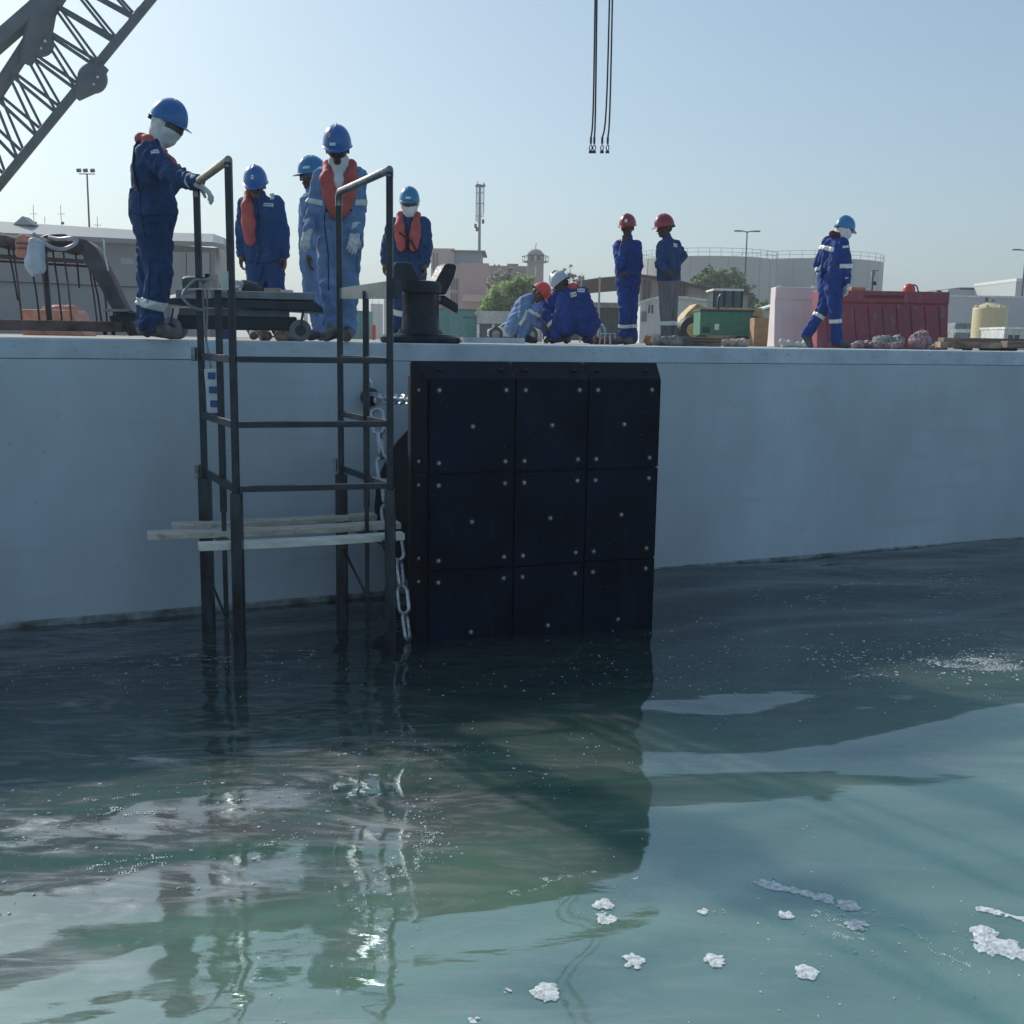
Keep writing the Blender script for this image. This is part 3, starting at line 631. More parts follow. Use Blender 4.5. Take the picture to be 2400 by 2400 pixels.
# ---------------------------------------------------------------- rack of rods at the left
ro = at(0, 785, 9.3); rk = thing('rod_rack', 'low brown steel rack with thin rods, dark canvas top and a long sloping canvas flap', 'rack', (ro.x, ro.y, 0), WA*.45)
sc = 9.3/2550
def rp(px, py, y=0.): return Vector(((px)*sc*1.02, y, (783-py)*sc+.03))
MB().bar(rp(-160, 764), rp(272, 764), .34, .085, up=(0, 0, 1)).build('base_beam', BROWN, rk, bev=.006)
for i, (x0, y0, x1, y1) in enumerate([(26, 580, 42, 708), (38, 580, 48, 752), (76, 622, 86, 752), (93, 580, 103, 752), (122, 585, 134, 752), (145, 585, 155, 752), (170, 598, 175, 676), (198, 620, 210, 752), (207, 640, 220, 752), (228, 670, 232, 752), (246, 700, 247, 752), (-20, 580, -10, 752), (-60, 580, -50, 752)]):
    MB().tube([rp(x0, y0, -.02*(i % 3)), rp((x0+x1)/2+2, (y0+y1)/2, -.02), rp(x1, y1, 0)], .0085, 6).build('rod', BROWN if i % 2 else STEEL, rk, smooth=True)
MB().bar(rp(104, 580), rp(109, 752), .035, .03, up=(0, 1, 0)).build('post', STEEL, rk)
MB().bar(rp(-160, 604, -.03), rp(190, 616, -.03), .03, .035).build('mid_rail', BROWN, rk); MB().bar(rp(-160, 610, .3), rp(190, 622, .3), .02, .02).build('mid_rail', BROWN, rk)
g = MB(); N = 24; vs = []
for i in range(N+1):
    x = -160+i*345/N
    for j, (y, dz) in enumerate(((-.05, 30), (-.06, 8), (.0, 0), (.2, -2), (.4, 6), (.42, 26))): vs.append(rp(x, 560+dz+3*math.sin(i*1.3+j)+(x-60)*.05, y))
g.add(vs, [(i*6+j, (i+1)*6+j, (i+1)*6+j+1, i*6+j+1) for i in range(N) for j in range(5)])
o = g.build('canvas_top', CANVAS, rk, smooth=True); md = o.modifiers.new('thick', 'SOLIDIFY'); md.thickness = .012
g = MB(); path = [(176, 562), (196, 567), (212, 580), (226, 605), (245, 645), (262, 690), (282, 740), (300, 782)]; low = [(186, 590), (197, 628), (210, 650), (222, 668), (236, 700), (256, 735), (272, 762), (284, 784)]
vs = []
for (p, q_) in zip(path, low):
    for j, y in enumerate((-.06, .0, .34)): vs.append(rp(p[0]+(q_[0]-p[0])*(1, 0, 0)[j], p[1]+(q_[1]-p[1])*(1, 0, 0)[j], y))
g.add(vs, [(i*3+j, (i+1)*3+j, (i+1)*3+j+1, i*3+j+1) for i in range(len(path)-1) for j in range(2)])
o = g.build('canvas_flap', CANVAS, rk, smooth=True); md = o.modifiers.new('thick', 'SOLIDIFY'); md.thickness = .015
for x in (228, 246): MB().bar(rp(x, 764, -.02), rp(x, 783, -.02), .03, .03).build('foot', BROWN, rk)
MB().tube([rp(236, 565, -.08), rp(237, 600, -.08), rp(243, 636, -.08)], .008, 6).build('rod', STICK, rk, smooth=True)
ho = at(130, 560, 9.25); h = thing('hose', 'grey hose looped over the canvas of the rod rack', 'hose', ho)
MB().tube(rel(smooth_pts([at(78, 548, 9.22), at(98, 562, 9.22), at(118, 578, 9.2), at(145, 584, 9.2), at(170, 576, 9.2), at(180, 564, 9.2), at(168, 558, 9.2), at(140, 560, 9.25), at(115, 556, 9.3)]), ho), .016, 8).build('loop', mat('grey_hose', (.45, .43, .44), .5), h, smooth=True)
MB().tube(rel(smooth_pts([at(95, 558, 9.4), at(120, 552, 9.4), at(155, 553, 9.4), at(120, 566, 9.35), at(165, 566, 9.3)]), ho), .012, 8).build('loop', mat('dark_hose', (.08, .08, .09), .5), h, smooth=True)
so = at(80, 600, 9.1); s_ = Field().cap((0, 0, .10), (-.015, 0, -.06), .045, .06, 0, .03).cap((.05, 0, .09), (.045, .0, -.10), .04, .045, 0, .03).cap((-.04, 0, -.03), (-.02, 0, -.15), .03, .02, 0, .03)
o = iso_obj('plastic_sack', s_, .012, mat('white_sack', (.55, .58, .62), .5), fold=.010, seed=3); o.location = so; tag(o, 'crumpled white plastic sack hanging on the rod rack', 'sack')
oo = at(62, 575, 9.22); o = thing('orange_reel', 'faded orange reel case on top of the rod rack', 'reel', (oo.x, oo.y, oo.z))
g = MB(); g.prism([(-.06, -.10), (.05, -.10), (.055, .03), (.03, .075), (0, .085), (-.04, .07), (-.065, .03)], -.07, .07); g.build('case', ORANGE, o, bev=.008)
MB().box((0, -.075, -.03), (.09, .02, .012)).build('slot', BROWN, o); MB().box((0, -.075, 0.01), (.09, .02, .012)).build('slot', BROWN, o)
ob = at(135, 740, 22); o = thing('orange_bin', 'low faded orange skip standing behind the rod rack', 'skip', (ob.x, ob.y, 0))
g = MB(); g.add([(-.55, -.4, 0), (.7, -.4, 0), (.62, .4, 0), (-.55, .4, 0), (-.56, -.42, .5), (.42, -.42, .5), (.42, .42, .5), (-.56, .42, .5)], [(3, 2, 1, 0), (0, 1, 5, 4), (1, 2, 6, 5), (2, 3, 7, 6), (3, 0, 4, 7), (4, 5, 6, 7)]); g.build('body', ORANGE, o, bev=.02)
iso_obj('heap', Field().cap((-.2, 0, .5), (.3, 0, .48), .09, .13, 0, .05).cap((0, .1, .5), (.0, -.2, .5), .11, .07, 0, .05), .03, mat('orange_rags', (.6, .28, .2), .8), o, fold=.02)

# ---------------------------------------------------------------- slings of the crane
def sling(label, top, bot, dx, sp):
    o0 = at(*bot); t = thing('lifting_sling', label, 'crane sling', o0, group='wire slings hanging from the crane')
    for k in (-1, 1):
        a = at(top[0]+k*sp*.45, top[1], top[2]); m_ = at(bot[0]+k*sp*.6+dx, 200, bot[2]); b = at(bot[0]+k*sp, bot[1]-32, bot[2])
        MB().tube(rel(smooth_pts([a, m_, b]), o0), .0105, 6).build('wire_rope', STRAP, t, smooth=True)
        MB().tube([Vector(b)-o0+Vector((0, 0, .02)), Vector(b)-o0-Vector((0, 0, .055))], .014, 8).build('ferrule', STEEL, t, smooth=True)
        c = Vector(b)-o0-Vector((0, 0, .10)); MB().tube([c+Vector((math.cos(q)*.016, 0, math.sin(q)*.034)) for q in [2*math.pi*i/14 for i in range(14)]], .0065, 6, closed=True).build('shackle', STEEL, t, smooth=True)
        MB().box(c-Vector((0, 0, .05)), (.045, .03, .028)).build('shackle_pin', STEEL, t, bev=.004)
    return t
sling('pair of wire slings with hooks hanging from above, left one of the two pairs', (1403, -500, 13.6), (1389, 358, 13.6), 5, 4)
sling('pair of wire slings with hooks hanging from above, spread at the bottom', (1442, -500, 13.6), (1418, 358, 13.6), 9, 6.5)

# ---------------------------------------------------------------- lattice boom
CR = mat('crane_boom_grey', (.115, .155, .18), .6, .1, var=.12, scale=2)
YB = 30.
o0 = at(120, 240, YB); bm_ = thing('crane_boom', 'grey lattice crane boom slanting up across the top left sky', 'crane boom', o0)
def ln(p, q_, f): return (p[0]+(q_[0]-p[0])*f, p[1]+(q_[1]-p[1])*f)
A0, A1 = (-190, 490), (330, -310); B0, B1 = (-160, 628), (520, -205)
for (P_, Q_, Y, r) in ((A0, A1, YB, .15), (B0, B1, YB, .125), ((-180, 500), (330, -285), YB+1.9, .10), ((-150, 620), (505, -185), YB+1.9, .10)):
    MB().tube(rel([at(P_[0], P_[1], Y), at(Q_[0], Q_[1], Y)], o0), r, 12).build('chord', CR, bm_, smooth=True)
NB = 15
for lay, (PA, QA, PB, QB, YA, Yb) in enumerate(((A0, A1, B0, B1, YB, YB), ((-180, 500), (330, -285), (-150, 620), (505, -185), YB+1.9, YB+1.9))):
    for i in range(NB):
        f0, f1 = i/NB, (i+1)/NB
        a = ln(PA, QA, f0+.02*lay); b = ln(PB, QB, (f0+f1)/2+.02*lay); c = ln(PA, QA, f1+.02*lay)
        MB().tube(rel([at(a[0], a[1], YA), at(b[0], b[1], Yb)], o0), .05, 6).build('lacing', CR, bm_, smooth=True)
        MB().tube(rel([at(b[0], b[1], Yb), at(c[0], c[1], YA)], o0), .042, 6).build('lacing', CR, bm_, smooth=True)
for i in range(0, NB):
    b = ln(B0, B1, (i+.5)/NB); c = ln((-150, 620), (505, -185), (i+1)/NB)
    MB().tube(rel([at(b[0], b[1], YB), at(c[0], c[1], YB+1.9)], o0), .045, 6).build('lacing', CR, bm_, smooth=True)
    if i % 2 == 0:
        b = ln(A0, A1, (i+.5)/NB); c = ln((-180, 500), (330, -285), (i+1)/NB)
        MB().tube(rel([at(b[0], b[1], YB), at(c[0], c[1], YB+1.9)], o0), .045, 6).build('lacing', CR, bm_, smooth=True)
def disc(px, py, r, Y, th=.12):
    c = at(px, py, Y)-o0; return MB().lathe([(.001, -th), (r*.9, -th), (r, -th*.7), (r, th*.7), (r*.9, th), (.001, th)], c, 24, Matrix.Rotation(math.pi/2, 3, 'X'))
for (px, py, r) in ((94, 100, .34), (217, 184, .37)):
    p = disc(px, py, r, YB-.1).build('pivot_plate', CR, bm_, smooth=True)
    disc(px+13, py-3, .035, YB-.2, .05).build('pin', STICK, p); disc(px+4, py+14, .03, YB-.2, .05).build('pin', STICK, p)
MB().tube(rel([at(60, 150, YB-.1), at(92, 60, YB-.1), at(112, -40, YB-.1)], o0), [.16, .36, .34], 12).build('boom_joint', CR, bm_, smooth=True)
MB().tube(rel([at(180, 230, YB-.05), at(205, 205, YB-.05), at(245, 155, YB-.05)], o0), [.1, .24, .14], 10).build('boom_joint', CR, bm_, smooth=True)
MB().bar(at(-120, 200, YB-.3)-o0, at(98, 10, YB-.2)-o0, .36, .46, up=(0, 1, 0)).build('strut', CR, bm_, bev=.05)

# ---------------------------------------------------------------- things farther back on the quay
def gz(px, Y): p = at(px, 800, Y); return Vector((p.x, p.y, 0))
def zy(py, Y, px=1200): return at(px, py, Y).z
# water filled barriers
def barrier(label, m, px0, px1, Y, top, grooves=True, dirt=None):
    a, b = gz(px0, Y), gz(px1, Y); L = (b-a).length; H = zy(top, Y, (px0+px1)/2)
    t = thing('water_barrier', label, 'barrier', (a+b)/2, group='plastic water filled barriers')
    prof = [(-.30, 0), (.30, 0), (.27, H*.08), (.19, H*.78), (.20, H*.80), (.20, H), (-.20, H), (-.20, H*.80), (-.17, H*.78), (-.27, H*.08)]
    g = MB().prism(prof, -L/2, L/2, ax=0); g.build('shell', m, t, bev=.02)
    n = 9
    for i in range(n if grooves else 4):
        x = -L/2+L*(i+.7)/((n if grooves else 4)+.3)
        MB().bar((x+.03, -.262, H*.10), (x-.03, -.175, H*.74), .022, .02, up=(0, 1, 0)).build('rib', dirt or m, t, bev=.004)
    MB().box((0, -.20, H*.9), (L*.30, .012, H*.05)).build('grip_slot', dirt or m, t)
    for x in (-L/2+.12, L/2-.12): MB().lathe([(.04, 0), (.045, .03), (.01, .035)], (x, 0, H), 14).build('filler_cap', m, t, smooth=True)
    return t
REDP = mat('faded_red_plastic', (.31, .055, .075)); REDD = mat('dark_red_plastic', (.16, .02, .035), .6)
barrier('long dirty red plastic barrier behind the walking worker', REDP, 1905, 2208, 19.5, 683, dirt=REDD)
barrier('white and pink faded plastic barrier, left of the red one', mat('faded_pink_plastic', (.74, .71, .71), .55, var=.2, scale=1.2, col2=(.66, .54, .55)), 1806, 1915, 20.6, 674, grooves=False)
bo = at(2130, 683, 19.5); t = thing('hard_hat', 'red rounded hard hat lying on top of the red barrier', 'hard hat', bo)
MB().lathe([(.10, -.01), (.11, 0), (.105, .06), (.08, .11), (.03, .135)], n=20).build('dome', HRB, t, smooth=True)
MB().tube(smooth_pts([(.06, -.02, .12), (.12, -.03, .09), (.16, -.03, -.01)]), .011, 6).build('strap', STRAP, t, smooth=True)
bo = at(2010, 680, 19.6); t = thing('orange_lamp_case', 'orange and white warning lamp case on the barrier', 'warning lamp', bo)
MB().box((0, 0, .02), (.26, .12, .07)).build('case', ORANGE, t, bev=.02); MB().box((.16, 0, .01), (.08, .1, .05)).build('holder', STICK, t, bev=.01)
bo = gz(2036, 24); t = thing('lamp_post', 'slender post with small box lamp rising behind the barrier', 'lamp post', bo)
MB().tube([(0, 0, 0), (0, 0, zy(636, 24, 2036))], .015, 6).build('pole', STEEL, t); MB().box((.0, 0, zy(640, 24, 2036)), (.07, .07, .12)).build('lamp', STEEL_L, t); MB().bar((-.05, 0, zy(634, 24, 2036)), (.1, 0, zy(634, 24, 2036)), .015).build('arm', STEEL, t)
MB().box((.03, 0, zy(664, 24, 2036)), (.09, .06, .08)).build('meter_box', STEEL, t)
RAG = mat('pinkish_rags', (.40, .27, .30), .9, var=.3, scale=20, bump=.4); RAGG = mat('grey_green_rags', (.28, .33, .30), .9, var=.25, scale=20, bump=.4)
rubble('heap of pinkish rags at the foot of the red barrier', 2060, 805, 17.2, .8, .16, RAG, 11, 'rag_heap', 'rags', 'rags and sacks by the barrier', 9)
rubble('grey green sack lying on the rags by the red barrier', 2078, 805, 17.6, .36, .27, RAGG, 12, 'sack', 'sack', 'rags and sacks by the barrier', 6)
rubble('pink twisted cloth propped up against the red barrier', 2155, 805, 18.3, .16, .34, RAG, 13, 'rag_heap', 'rags', 'rags and sacks by the barrier', 5)
rubble('white plastic sack on the ground under the walking worker', 1862, 803, 16.6, .46, .15, mat('pale_sack', (.62, .66, .64), .6, var=.15, scale=12, bump=.3), 14, 'sack', 'sack', 'rags and sacks by the barrier', 7)
rubble('small grey stone lump right of the rags', 2190, 806, 17.2, .2, .10, ROCK, 15)
rubble('grey cement sack behind the feet of the worker in grey trousers', 1570, 800, 15.0, .36, .17, mat('cement_dust', (.27, .26, .25), .9, var=.3, scale=9, bump=.5), 16, 'sack', 'sack', 'sacks by the standing workers', 7)
rubble('slumped dark grey sack right of the worker in grey trousers', 1594, 800, 15.2, .20, .15, mat('dark_cement', (.17, .17, .17), .9, var=.3, scale=9, bump=.5), 17, 'sack', 'sack', 'sacks by the standing workers', 5)
rubble('orange bag half hidden behind the cement sack', 1532, 785, 16.6, .24, .20, mat('orange_bag', (.55, .25, .14), .8), 18, 'bag', 'bag', None, 4)
rubble('long pale sandy heap near the green generator', 1728, 802, 16.2, .62, .14, mat('sand_pile', (.48, .42, .34), .95, var=.15, scale=9, bump=.4), 19, 'sand_heap', 'sand heap', None, 8)
rubble('reddish heap of brick scraps beside the squatting worker', 1412, 800, 19, .40, .17, mat('brick_scrap', (.27, .09, .08), .9, var=.4, scale=30, bump=.6), 20, 'brick_scraps', 'brick scraps', None, 8)
def simplebox(name, label, cat, px0, px1, top, bot, Y, dep, m, bev=.01, rz=0, grp=None, sub=None):
    a, b = gz(px0, Y), gz(px1, Y); c = (a+b)/2; z1 = zy(top, Y, (px0+px1)/2); z0 = max(0, zy(bot, Y, (px0+px1)/2)) if bot else 0
    t = thing(name, label, cat, (c.x, c.y, 0), rz, grp); w_ = (b-a).length
    MB().box((0, dep/2, (z0+z1)/2), (w_, dep, z1-z0)).build('body', m, t, bev=bev)
    if sub: sub(t, w_, dep, z0, z1)
    return t
def crate_sub(t, w, d, z0, z1):
    for k in (.15, .5, .85): MB().box((0, -.012, z0+(z1-z0)*k), (w*1.01, .02, (z1-z0)*.22)).build('slat', WOODD, t)
simplebox('timber_crate', 'low tan timber crate on the quay right of the sacks', 'crate', 1607, 1690, 790, None, 15.6, .3, mat('tan_timber', (.50, .40, .29), .8, var=.2), sub=crate_sub)
for i, (px0, px1, top, bot, Y, lab) in enumerate(((2212, 2460, 793, 803, 17.0, 'long timber baulk lying uppermost at the right edge of the quay'), (2205, 2350, 802, 816, 16.6, 'lower dirty timber baulk left of the beige tank front'), (2362, 2500, 800, 817, 16.7, 'lower grey timber baulk at the far right'))):
    simplebox('timber_baulk', lab, 'timber', px0, px1, top, bot, Y, .25, WOODD if i != 1 else mat('sandy_timber', (.33, .26, .2), .9, var=.35, scale=5), grp='timbers stacked on the quay at right')
rubble('dark scrap pile on top of the timbers before the beige tank', 2320, 797, 17.6, 1.2, .20, mat('dark_scrap', (.09, .085, .08), .9, var=.4, scale=20, bump=.6), 23, 'scrap_pile', 'scrap', None, 10)
def pallet_sub(t, w, d, z0, z1):
    for k in range(5): MB().box((rnd.uniform(-.01, .01), -.01, z0+(z1-z0)*(k+.5)/5), (w*1.02, .03, (z1-z0)*.13)).build('layer', STICK if k % 2 else STEEL_L, t)
simplebox('wrapped_pallet', 'grey stack wrapped in plastic between the barrier and the beige tank', 'pallet', 2236, 2272, 757, None, 34, .8, mat('wrap_grey', (.33, .36, .37), .4, var=.3, scale=8), sub=pallet_sub)
# blue chair
bo = gz(1424, 18.2); t = thing('chair', 'low light blue moulded plastic chair seen side on', 'chair', bo, R(20)); t.scale = (.5, .5, .42); LB = mat('light_blue_plastic', (.30, .50, .62), .4)
MB().prism([(-.2, .40), (.2, .42), (.2, .45), (-.2, .43)], -.2, .2).build('seat', LB, t, bev=.01)
g = MB(); g.tube(smooth_pts([(-.17, -.19, .42), (-.22, -.18, .65), (-.24, 0, .78), (-.22, .18, .65), (-.17, .19, .42)]), .03, 6); g.build('backrest', LB, t, smooth=True)
for x in (-.17, .17):
    for y in (-.17, .17): MB().bar((x, y, .42), (x*1.15, y*1.15, 0), .035).build('leg', LB, t)
# brown box, generator, loader
simplebox('brown_carton', 'tall brown carton box beside the green generator', 'carton', 1766, 1801, 745, None, 26, .5, mat('brown_carton_board', (.42, .25, .14), .85, var=.12))
def gen_sub(t, w, d, z0, z1):
    MB().box((0, d/2, z1+.02), (w*1.03, d*1.05, .05)).build('lid', mat('gen_dark', (.03, .05, .05), .5), t, bev=.01)
    MB().box((-w*.18, -.01, z0+(z1-z0)*.35), (w*.08, .02, (z1-z0)*.25)).build('label_plate', STICK, t); 
    for k in range(5): MB().box((-w*.38, -.01, z0+(z1-z0)*(.12+.05*k)), (w*.14, .02, .02)).build('louvre', mat('gen_dark', (.03, .05, .05)), t)
    MB().tube([(-w*.1, d*.5, z1), (-w*.1, d*.5, z1+.35), (-w*.06, d*.5, z1+.42)], .03, 8).build('exhaust', STEEL, t, smooth=True)
simplebox('generator', 'green generator housing with a small white plate', 'generator', 1639, 1763, 730, 786, 27, 1.0, mat('generator_green', (.05, .20, .13), .5, var=.1), sub=gen_sub)
wl_ = gz(1625, 36); t = thing('wheel_loader', 'yellow wheel loader with dark glass cab behind the generator', 'loader', wl_); s3 = 36/2550
YEL = mat('machine_yellow', (.50, .36, .14), .6, var=.15)
def lp(px, py, y=0.): return Vector(((px-1625)*s3, y, (807-py)*s3))
g = MB().prism([(lp(x, y).x, lp(x, y).z) for x, y in ((1583, 760), (1600, 735), (1622, 714), (1640, 722), (1770, 722), (1778, 760), (1760, 790), (1640, 790), (1640, 745), (1612, 745))], -.7, .7); g.build('body', YEL, t, bev=.03)
cabg = MB().prism([(lp(x, y).x, lp(x, y).z) for x, y in ((1660, 722), (1662, 686), (1722, 686), (1724, 722))], -.6, .6).build('cab', mat('cab_glass', (.05, .10, .12), .15), t)
for x in (1660, 1684, 1704, 1724): MB().bar(lp(x, 724, -.62), lp(x, 685, -.62), .05, .05, up=(0, 1, 0)).build('pillar', STRAP, cabg)
MB().box(lp(1692, 683), (70*s3, 1.35, .07)).build('roof', STICK, cabg, bev=.02)
for x in (1612, 1745):
    w3 = MB().lathe([(.1, -.3), (.42, -.3), (.48, -.2), (.48, .2), (.42, .3), (.1, .3)], lp(x, 774, -.8), 24, Matrix.Rotation(math.pi/2, 3, 'X')).build('wheel', RUB, t, smooth=True)
    MB().lathe([(.01, -.32), (.22, -.32), (.22, .32), (.01, .32)], lp(x, 774, -.8), 16, Matrix.Rotation(math.pi/2, 3, 'X')).build('rim', YEL, w3)
MB().prism([(lp(x, y).x, lp(x, y).z) for x, y in ((1572, 800), (1576, 768), (1600, 762), (1590, 800))], -1.0, 1.0).build('bucket', BROWN, t, bev=.02)

# white site cabin, canopy, long shed
def windows(t, lst, m=None, y=-.02, frm=None):
    for (x0, x1, z0, z1) in lst:
        w_ = MB().box(((x0+x1)/2, y, (z0+z1)/2), (x1-x0, .04, z1-z0)).build('window', m or GLASSW, t)
        if frm:
            g = MB()
            for (a, b) in (((x0, z0), (x1, z0)), ((x0, z1), (x1, z1)), ((x0, z0), (x0, z1)), ((x1, z0), (x1, z1)), (((x0+x1)/2, z0), ((x0+x1)/2, z1))): g.bar((a[0], y-.035, a[1]), (b[0], y-.035, b[1]), frm)
            g.build('frame', STICK, w_)
GLASSW = mat('window_glass', (.04, .05, .06), .2, spec=.7)
Y = 40.; s4 = Y/2550; bo = gz(1500, Y); t = thing('site_cabin', 'white site cabin with a shallow curved roof behind the standing workers', 'cabin', bo)
def bp_(px, py, x0=1500): return ((px-x0)*s4, (804-py)*s4+.03)
MB().prism([bp_(1498, 804), bp_(1498, 708), bp_(1530, 700), bp_(1545, 697), bp_(1660, 702), bp_(1660, 804)], 0, 2.4).build('wall', mat('cabin_white', (.62, .64, .64), .7, var=.04), t)
g = MB(); pts = [bp_(1494, 710), bp_(1520, 701), bp_(1545, 695), bp_(1600, 696), bp_(1664, 703)]; g.prism(pts+[(p[0], p[1]-.09) for p in reversed(pts)], -.12, 2.5); g.build('roof', mat('cabin_roof', (.66, .66, .62), .6), t)
windows(t, [(bp_(1515, 0)[0], bp_(1529, 0)[0], bp_(0, 737)[1], bp_(0, 715)[1])], frm=.03)
MB().box((bp_(1507, 0)[0], -.03, bp_(0, 743)[1]), (.18, .06, .35)).build('meter_box', STEEL_L, t)
Y = 52.; s4 = Y/2550; bo = gz(1440, Y); t = thing('canopy', 'open canopy with dark sagging roof on slim posts', 'canopy', bo); x0_ = 1440
def cp(px, py, y=0): return Vector(((px-1440)*s4, y, (803-py)*s4+.03))
g = MB(); prof = [(1350, 664), (1400, 656), (1450, 651), (1496, 650)]; low = [(1496, 700), (1440, 699), (1350, 702)]
g.add([cp(x, y, -.0) for x, y in prof]+[cp(x, y+24, 3.5) for x, y in prof]+[cp(x, y+2.5, 0) for x, y in prof]+[cp(x, y+27, 3.5) for x, y in prof],
      [(i, i+1, i+5, i+4) for i in range(3)]+[(i+8, i+12, i+13, i+9) for i in range(3)]+[(i, i+8, i+9, i+1) for i in range(3)]); g.build('roof', mat('canopy_brown', (.17, .14, .13), .85, var=.1), t, smooth=False)
MB().box(cp(1425, 752, 3.6), (3.4, .08, 1.9)).build('back_wall', mat('canopy_back', (.09, .10, .09), .85), t)
MB().box(cp(1425, 712, 3.4), (3.4, .06, .24)).build('fascia', mat('canopy_fascia', (.36, .36, .34), .8), t)
for x in (1402, 1490, 1360): MB().bar(cp(x, 803), cp(x, 654), .09, .09, up=(0, 1, 0)).build('post', mat('canopy_post', (.4, .37, .36), .7), t)
Y = 60.; s4 = Y/2550; bo = gz(1495, Y); t = thing('lean_to_shed', 'long brown slatted shed whose roof slopes down to the right', 'shed', bo)
def sp_(px, py, y=0): return Vector(((px-1495)*s4, y, (803-py)*s4+.03))
P2 = [(1495, 803), (1495, 652), (1745, 688), (1745, 803)]
MB().prism([(sp_(x, y).x, sp_(x, y).z) for x, y in P2], 0, 3).build('wall', mat('shed_wall', (.36, .35, .35), .85, var=.08), t)
MB().prism([(sp_(x, y).x, sp_(x, y).z) for x, y in ((1488, 647), (1560, 655), (1640, 673), (1752, 686), (1752, 690), (1640, 678), (1560, 660), (1488, 652))], -.5, 3.2).build('roof', BROWN, t)
for i, x in enumerate(range(1498, 1610, 9)):
    if i in (4, 7): continue
    MB().box(sp_(x, 700+(x-1495)*.08, -.06), (.13 if i % 2 else .08, .06, 1.9)).build('slat', BROWN if i % 3 else mat('slat_tan', (.33, .26, .2), .8), t)
# teal containers
TEAL = mat('teal_container', (.045, .27, .26), .5, var=.1); TEALD = mat('dark_teal', (.02, .12, .13), .6)
def cont_sub(t, w, d, z0, z1):
    n = max(3, int(w/.35))
    for i in range(n): MB().box((-w/2+w*(i+.5)/n, -.02, (z0+z1)/2), (w/n*.45, .04, (z1-z0)*.92)).build('corrugation', TEAL, t)
    MB().box((0, -.03, z1-.06), (w, .05, .12)).build('top_beam', TEALD, t)
for i, (a, b, c, Y, lab) in enumerate(((1022, 1062, 722, 84, 'teal container leftmost of the stack behind the bollard'), (1054, 1122, 724, 80, 'tall teal container in the middle of the group behind the bollard'), (1086, 1138, 742, 70, 'shorter teal container nearest the white pickup'), (760, 862, 728, 84, 'pale teal container seen through the ladder rails'))):
    simplebox('shipping_container', lab, 'container', a, b, c, None, Y, 3, TEAL if i != 3 else mat('pale_teal', (.14, .36, .31), .6), sub=cont_sub, grp='teal containers behind the bollard')
rc = simplebox('red_canister', 'small red canister left of the bollard in the distance', 'canister', 871, 879, 761, None, 40, .3, HRB, bev=.03)
# white building with long fascia and pickup
def ws(t, w, d, z0, z1):
    MB().box((0, -.06, z1*.80), (w*1.0, .1, z1*.42)).build('fascia', mat('pale_fascia', (.52, .53, .5), .8), t)
    for k in (.02, .31, .98): MB().box((-w/2+w*k, -.08, z1*.28), (.16, .12, z1*.57)).build('pillar', STICK, t)
simplebox('carport', 'long low carport with pale fascia behind the white pickup', 'carport', 1118, 1240, 730, None, 66, 3, mat('carport_dark', (.08, .09, .1), .8), sub=ws)
bo = gz(1186, 56); t = thing('pickup_truck', 'white pickup truck parked nose left behind the crouching worker', 'pickup truck', bo); s5 = 56/2550; PW = mat('pickup_white', (.70, .72, .74), .35, var=.03, coat=.3)
def pp(px, py): return ((px-1186)*s5, (801-py)*s5)
MB().prism([pp(1143, 790), pp(1143, 778), pp(1147, 773), pp(1168, 768), pp(1188, 755), pp(1225, 753), pp(1232, 770), pp(1262, 771), pp(1262, 790)], -.85, .85).build('body', PW, t, bev=.05)
MB().prism([pp(1172, 767.5), pp(1189, 756.5), pp(1223, 755), pp(1228, 768)], -.87, .87).build('side_glass', GLASSW, t)
for x in (1163, 1243):
    for y in (-.75, .75):
        w3 = MB().lathe([(.05, -.13), (.33, -.13), (.37, -.08), (.37, .08), (.33, .13), (.05, .13)], (pp(x, 0)[0], y, .37), 20, Matrix.Rotation(math.pi/2, 3, 'X')).build('tyre', RUB, t, smooth=True)
        MB().lathe([(.01, -.14), (.2, -.14), (.2, .14), (.01, .14)], (pp(x, 0)[0], y, .37), 14, Matrix.Rotation(math.pi/2, 3, 'X')).build('rim', STEEL_L, w3)
for y in (-.6, .6): MB().box((pp(1143, 0)[0]-.01, y, .58), (.06, .3, .12)).build('headlight', STEEL_L, t, bev=.02)
MB().box((pp(1143, 0)[0]-.02, 0, .42), (.08, 1.5, .14)).build('bumper', STRAP, t, bev=.02)

# pink building
Y = 130.; s6 = Y/2550; bo = gz(1130, Y); t = thing('pink_building', 'pinkish block of flats with tall narrow window slots and a grey rooftop room', 'building', bo)
PK = mat('pink_render', (.50, .31, .28), .85, var=.05); PK2 = mat('pink_render_light', (.56, .41, .37), .85, var=.05)
def qp(px, py, y=0): return Vector(((px-1130)*s6, y, (801-py)*s6))
def qbox(px0, px1, top, y0, y1, nm, m, par, bot=801):
    a, b = qp(px0, top), qp(px1, bot); return MB().box(((a.x+b.x)/2, (y0+y1)/2, (a.z+b.z)/2), (abs(b.x-a.x), y1-y0, abs(a.z-b.z))).build(nm, m, par)
wl = qbox(1076, 1143, 625, 0, 9, 'wall', PK, t); w2_ = qbox(1008, 1062, 590, 2, 12, 'wall', PK2, t); w3_ = qbox(1040, 1076, 628, .5, 9, 'wall', PK2, t)
qbox(1062, 1124, 597, 2.5, 10, 'rooftop_room', mat('grey_render', (.36, .42, .44), .8), t, 626); qbox(1056, 1134, 594, 1.5, 11, 'roof_slab', mat('roof_brown', (.2, .18, .17), .8), t, 597)
for x in (1058, 1064, 1070): 
    for (ya, yb) in ((660, 686), (692, 716)): qbox(x-1.5, x+1.5, ya, .3, .55, 'window', GLASSW, w3_, yb)
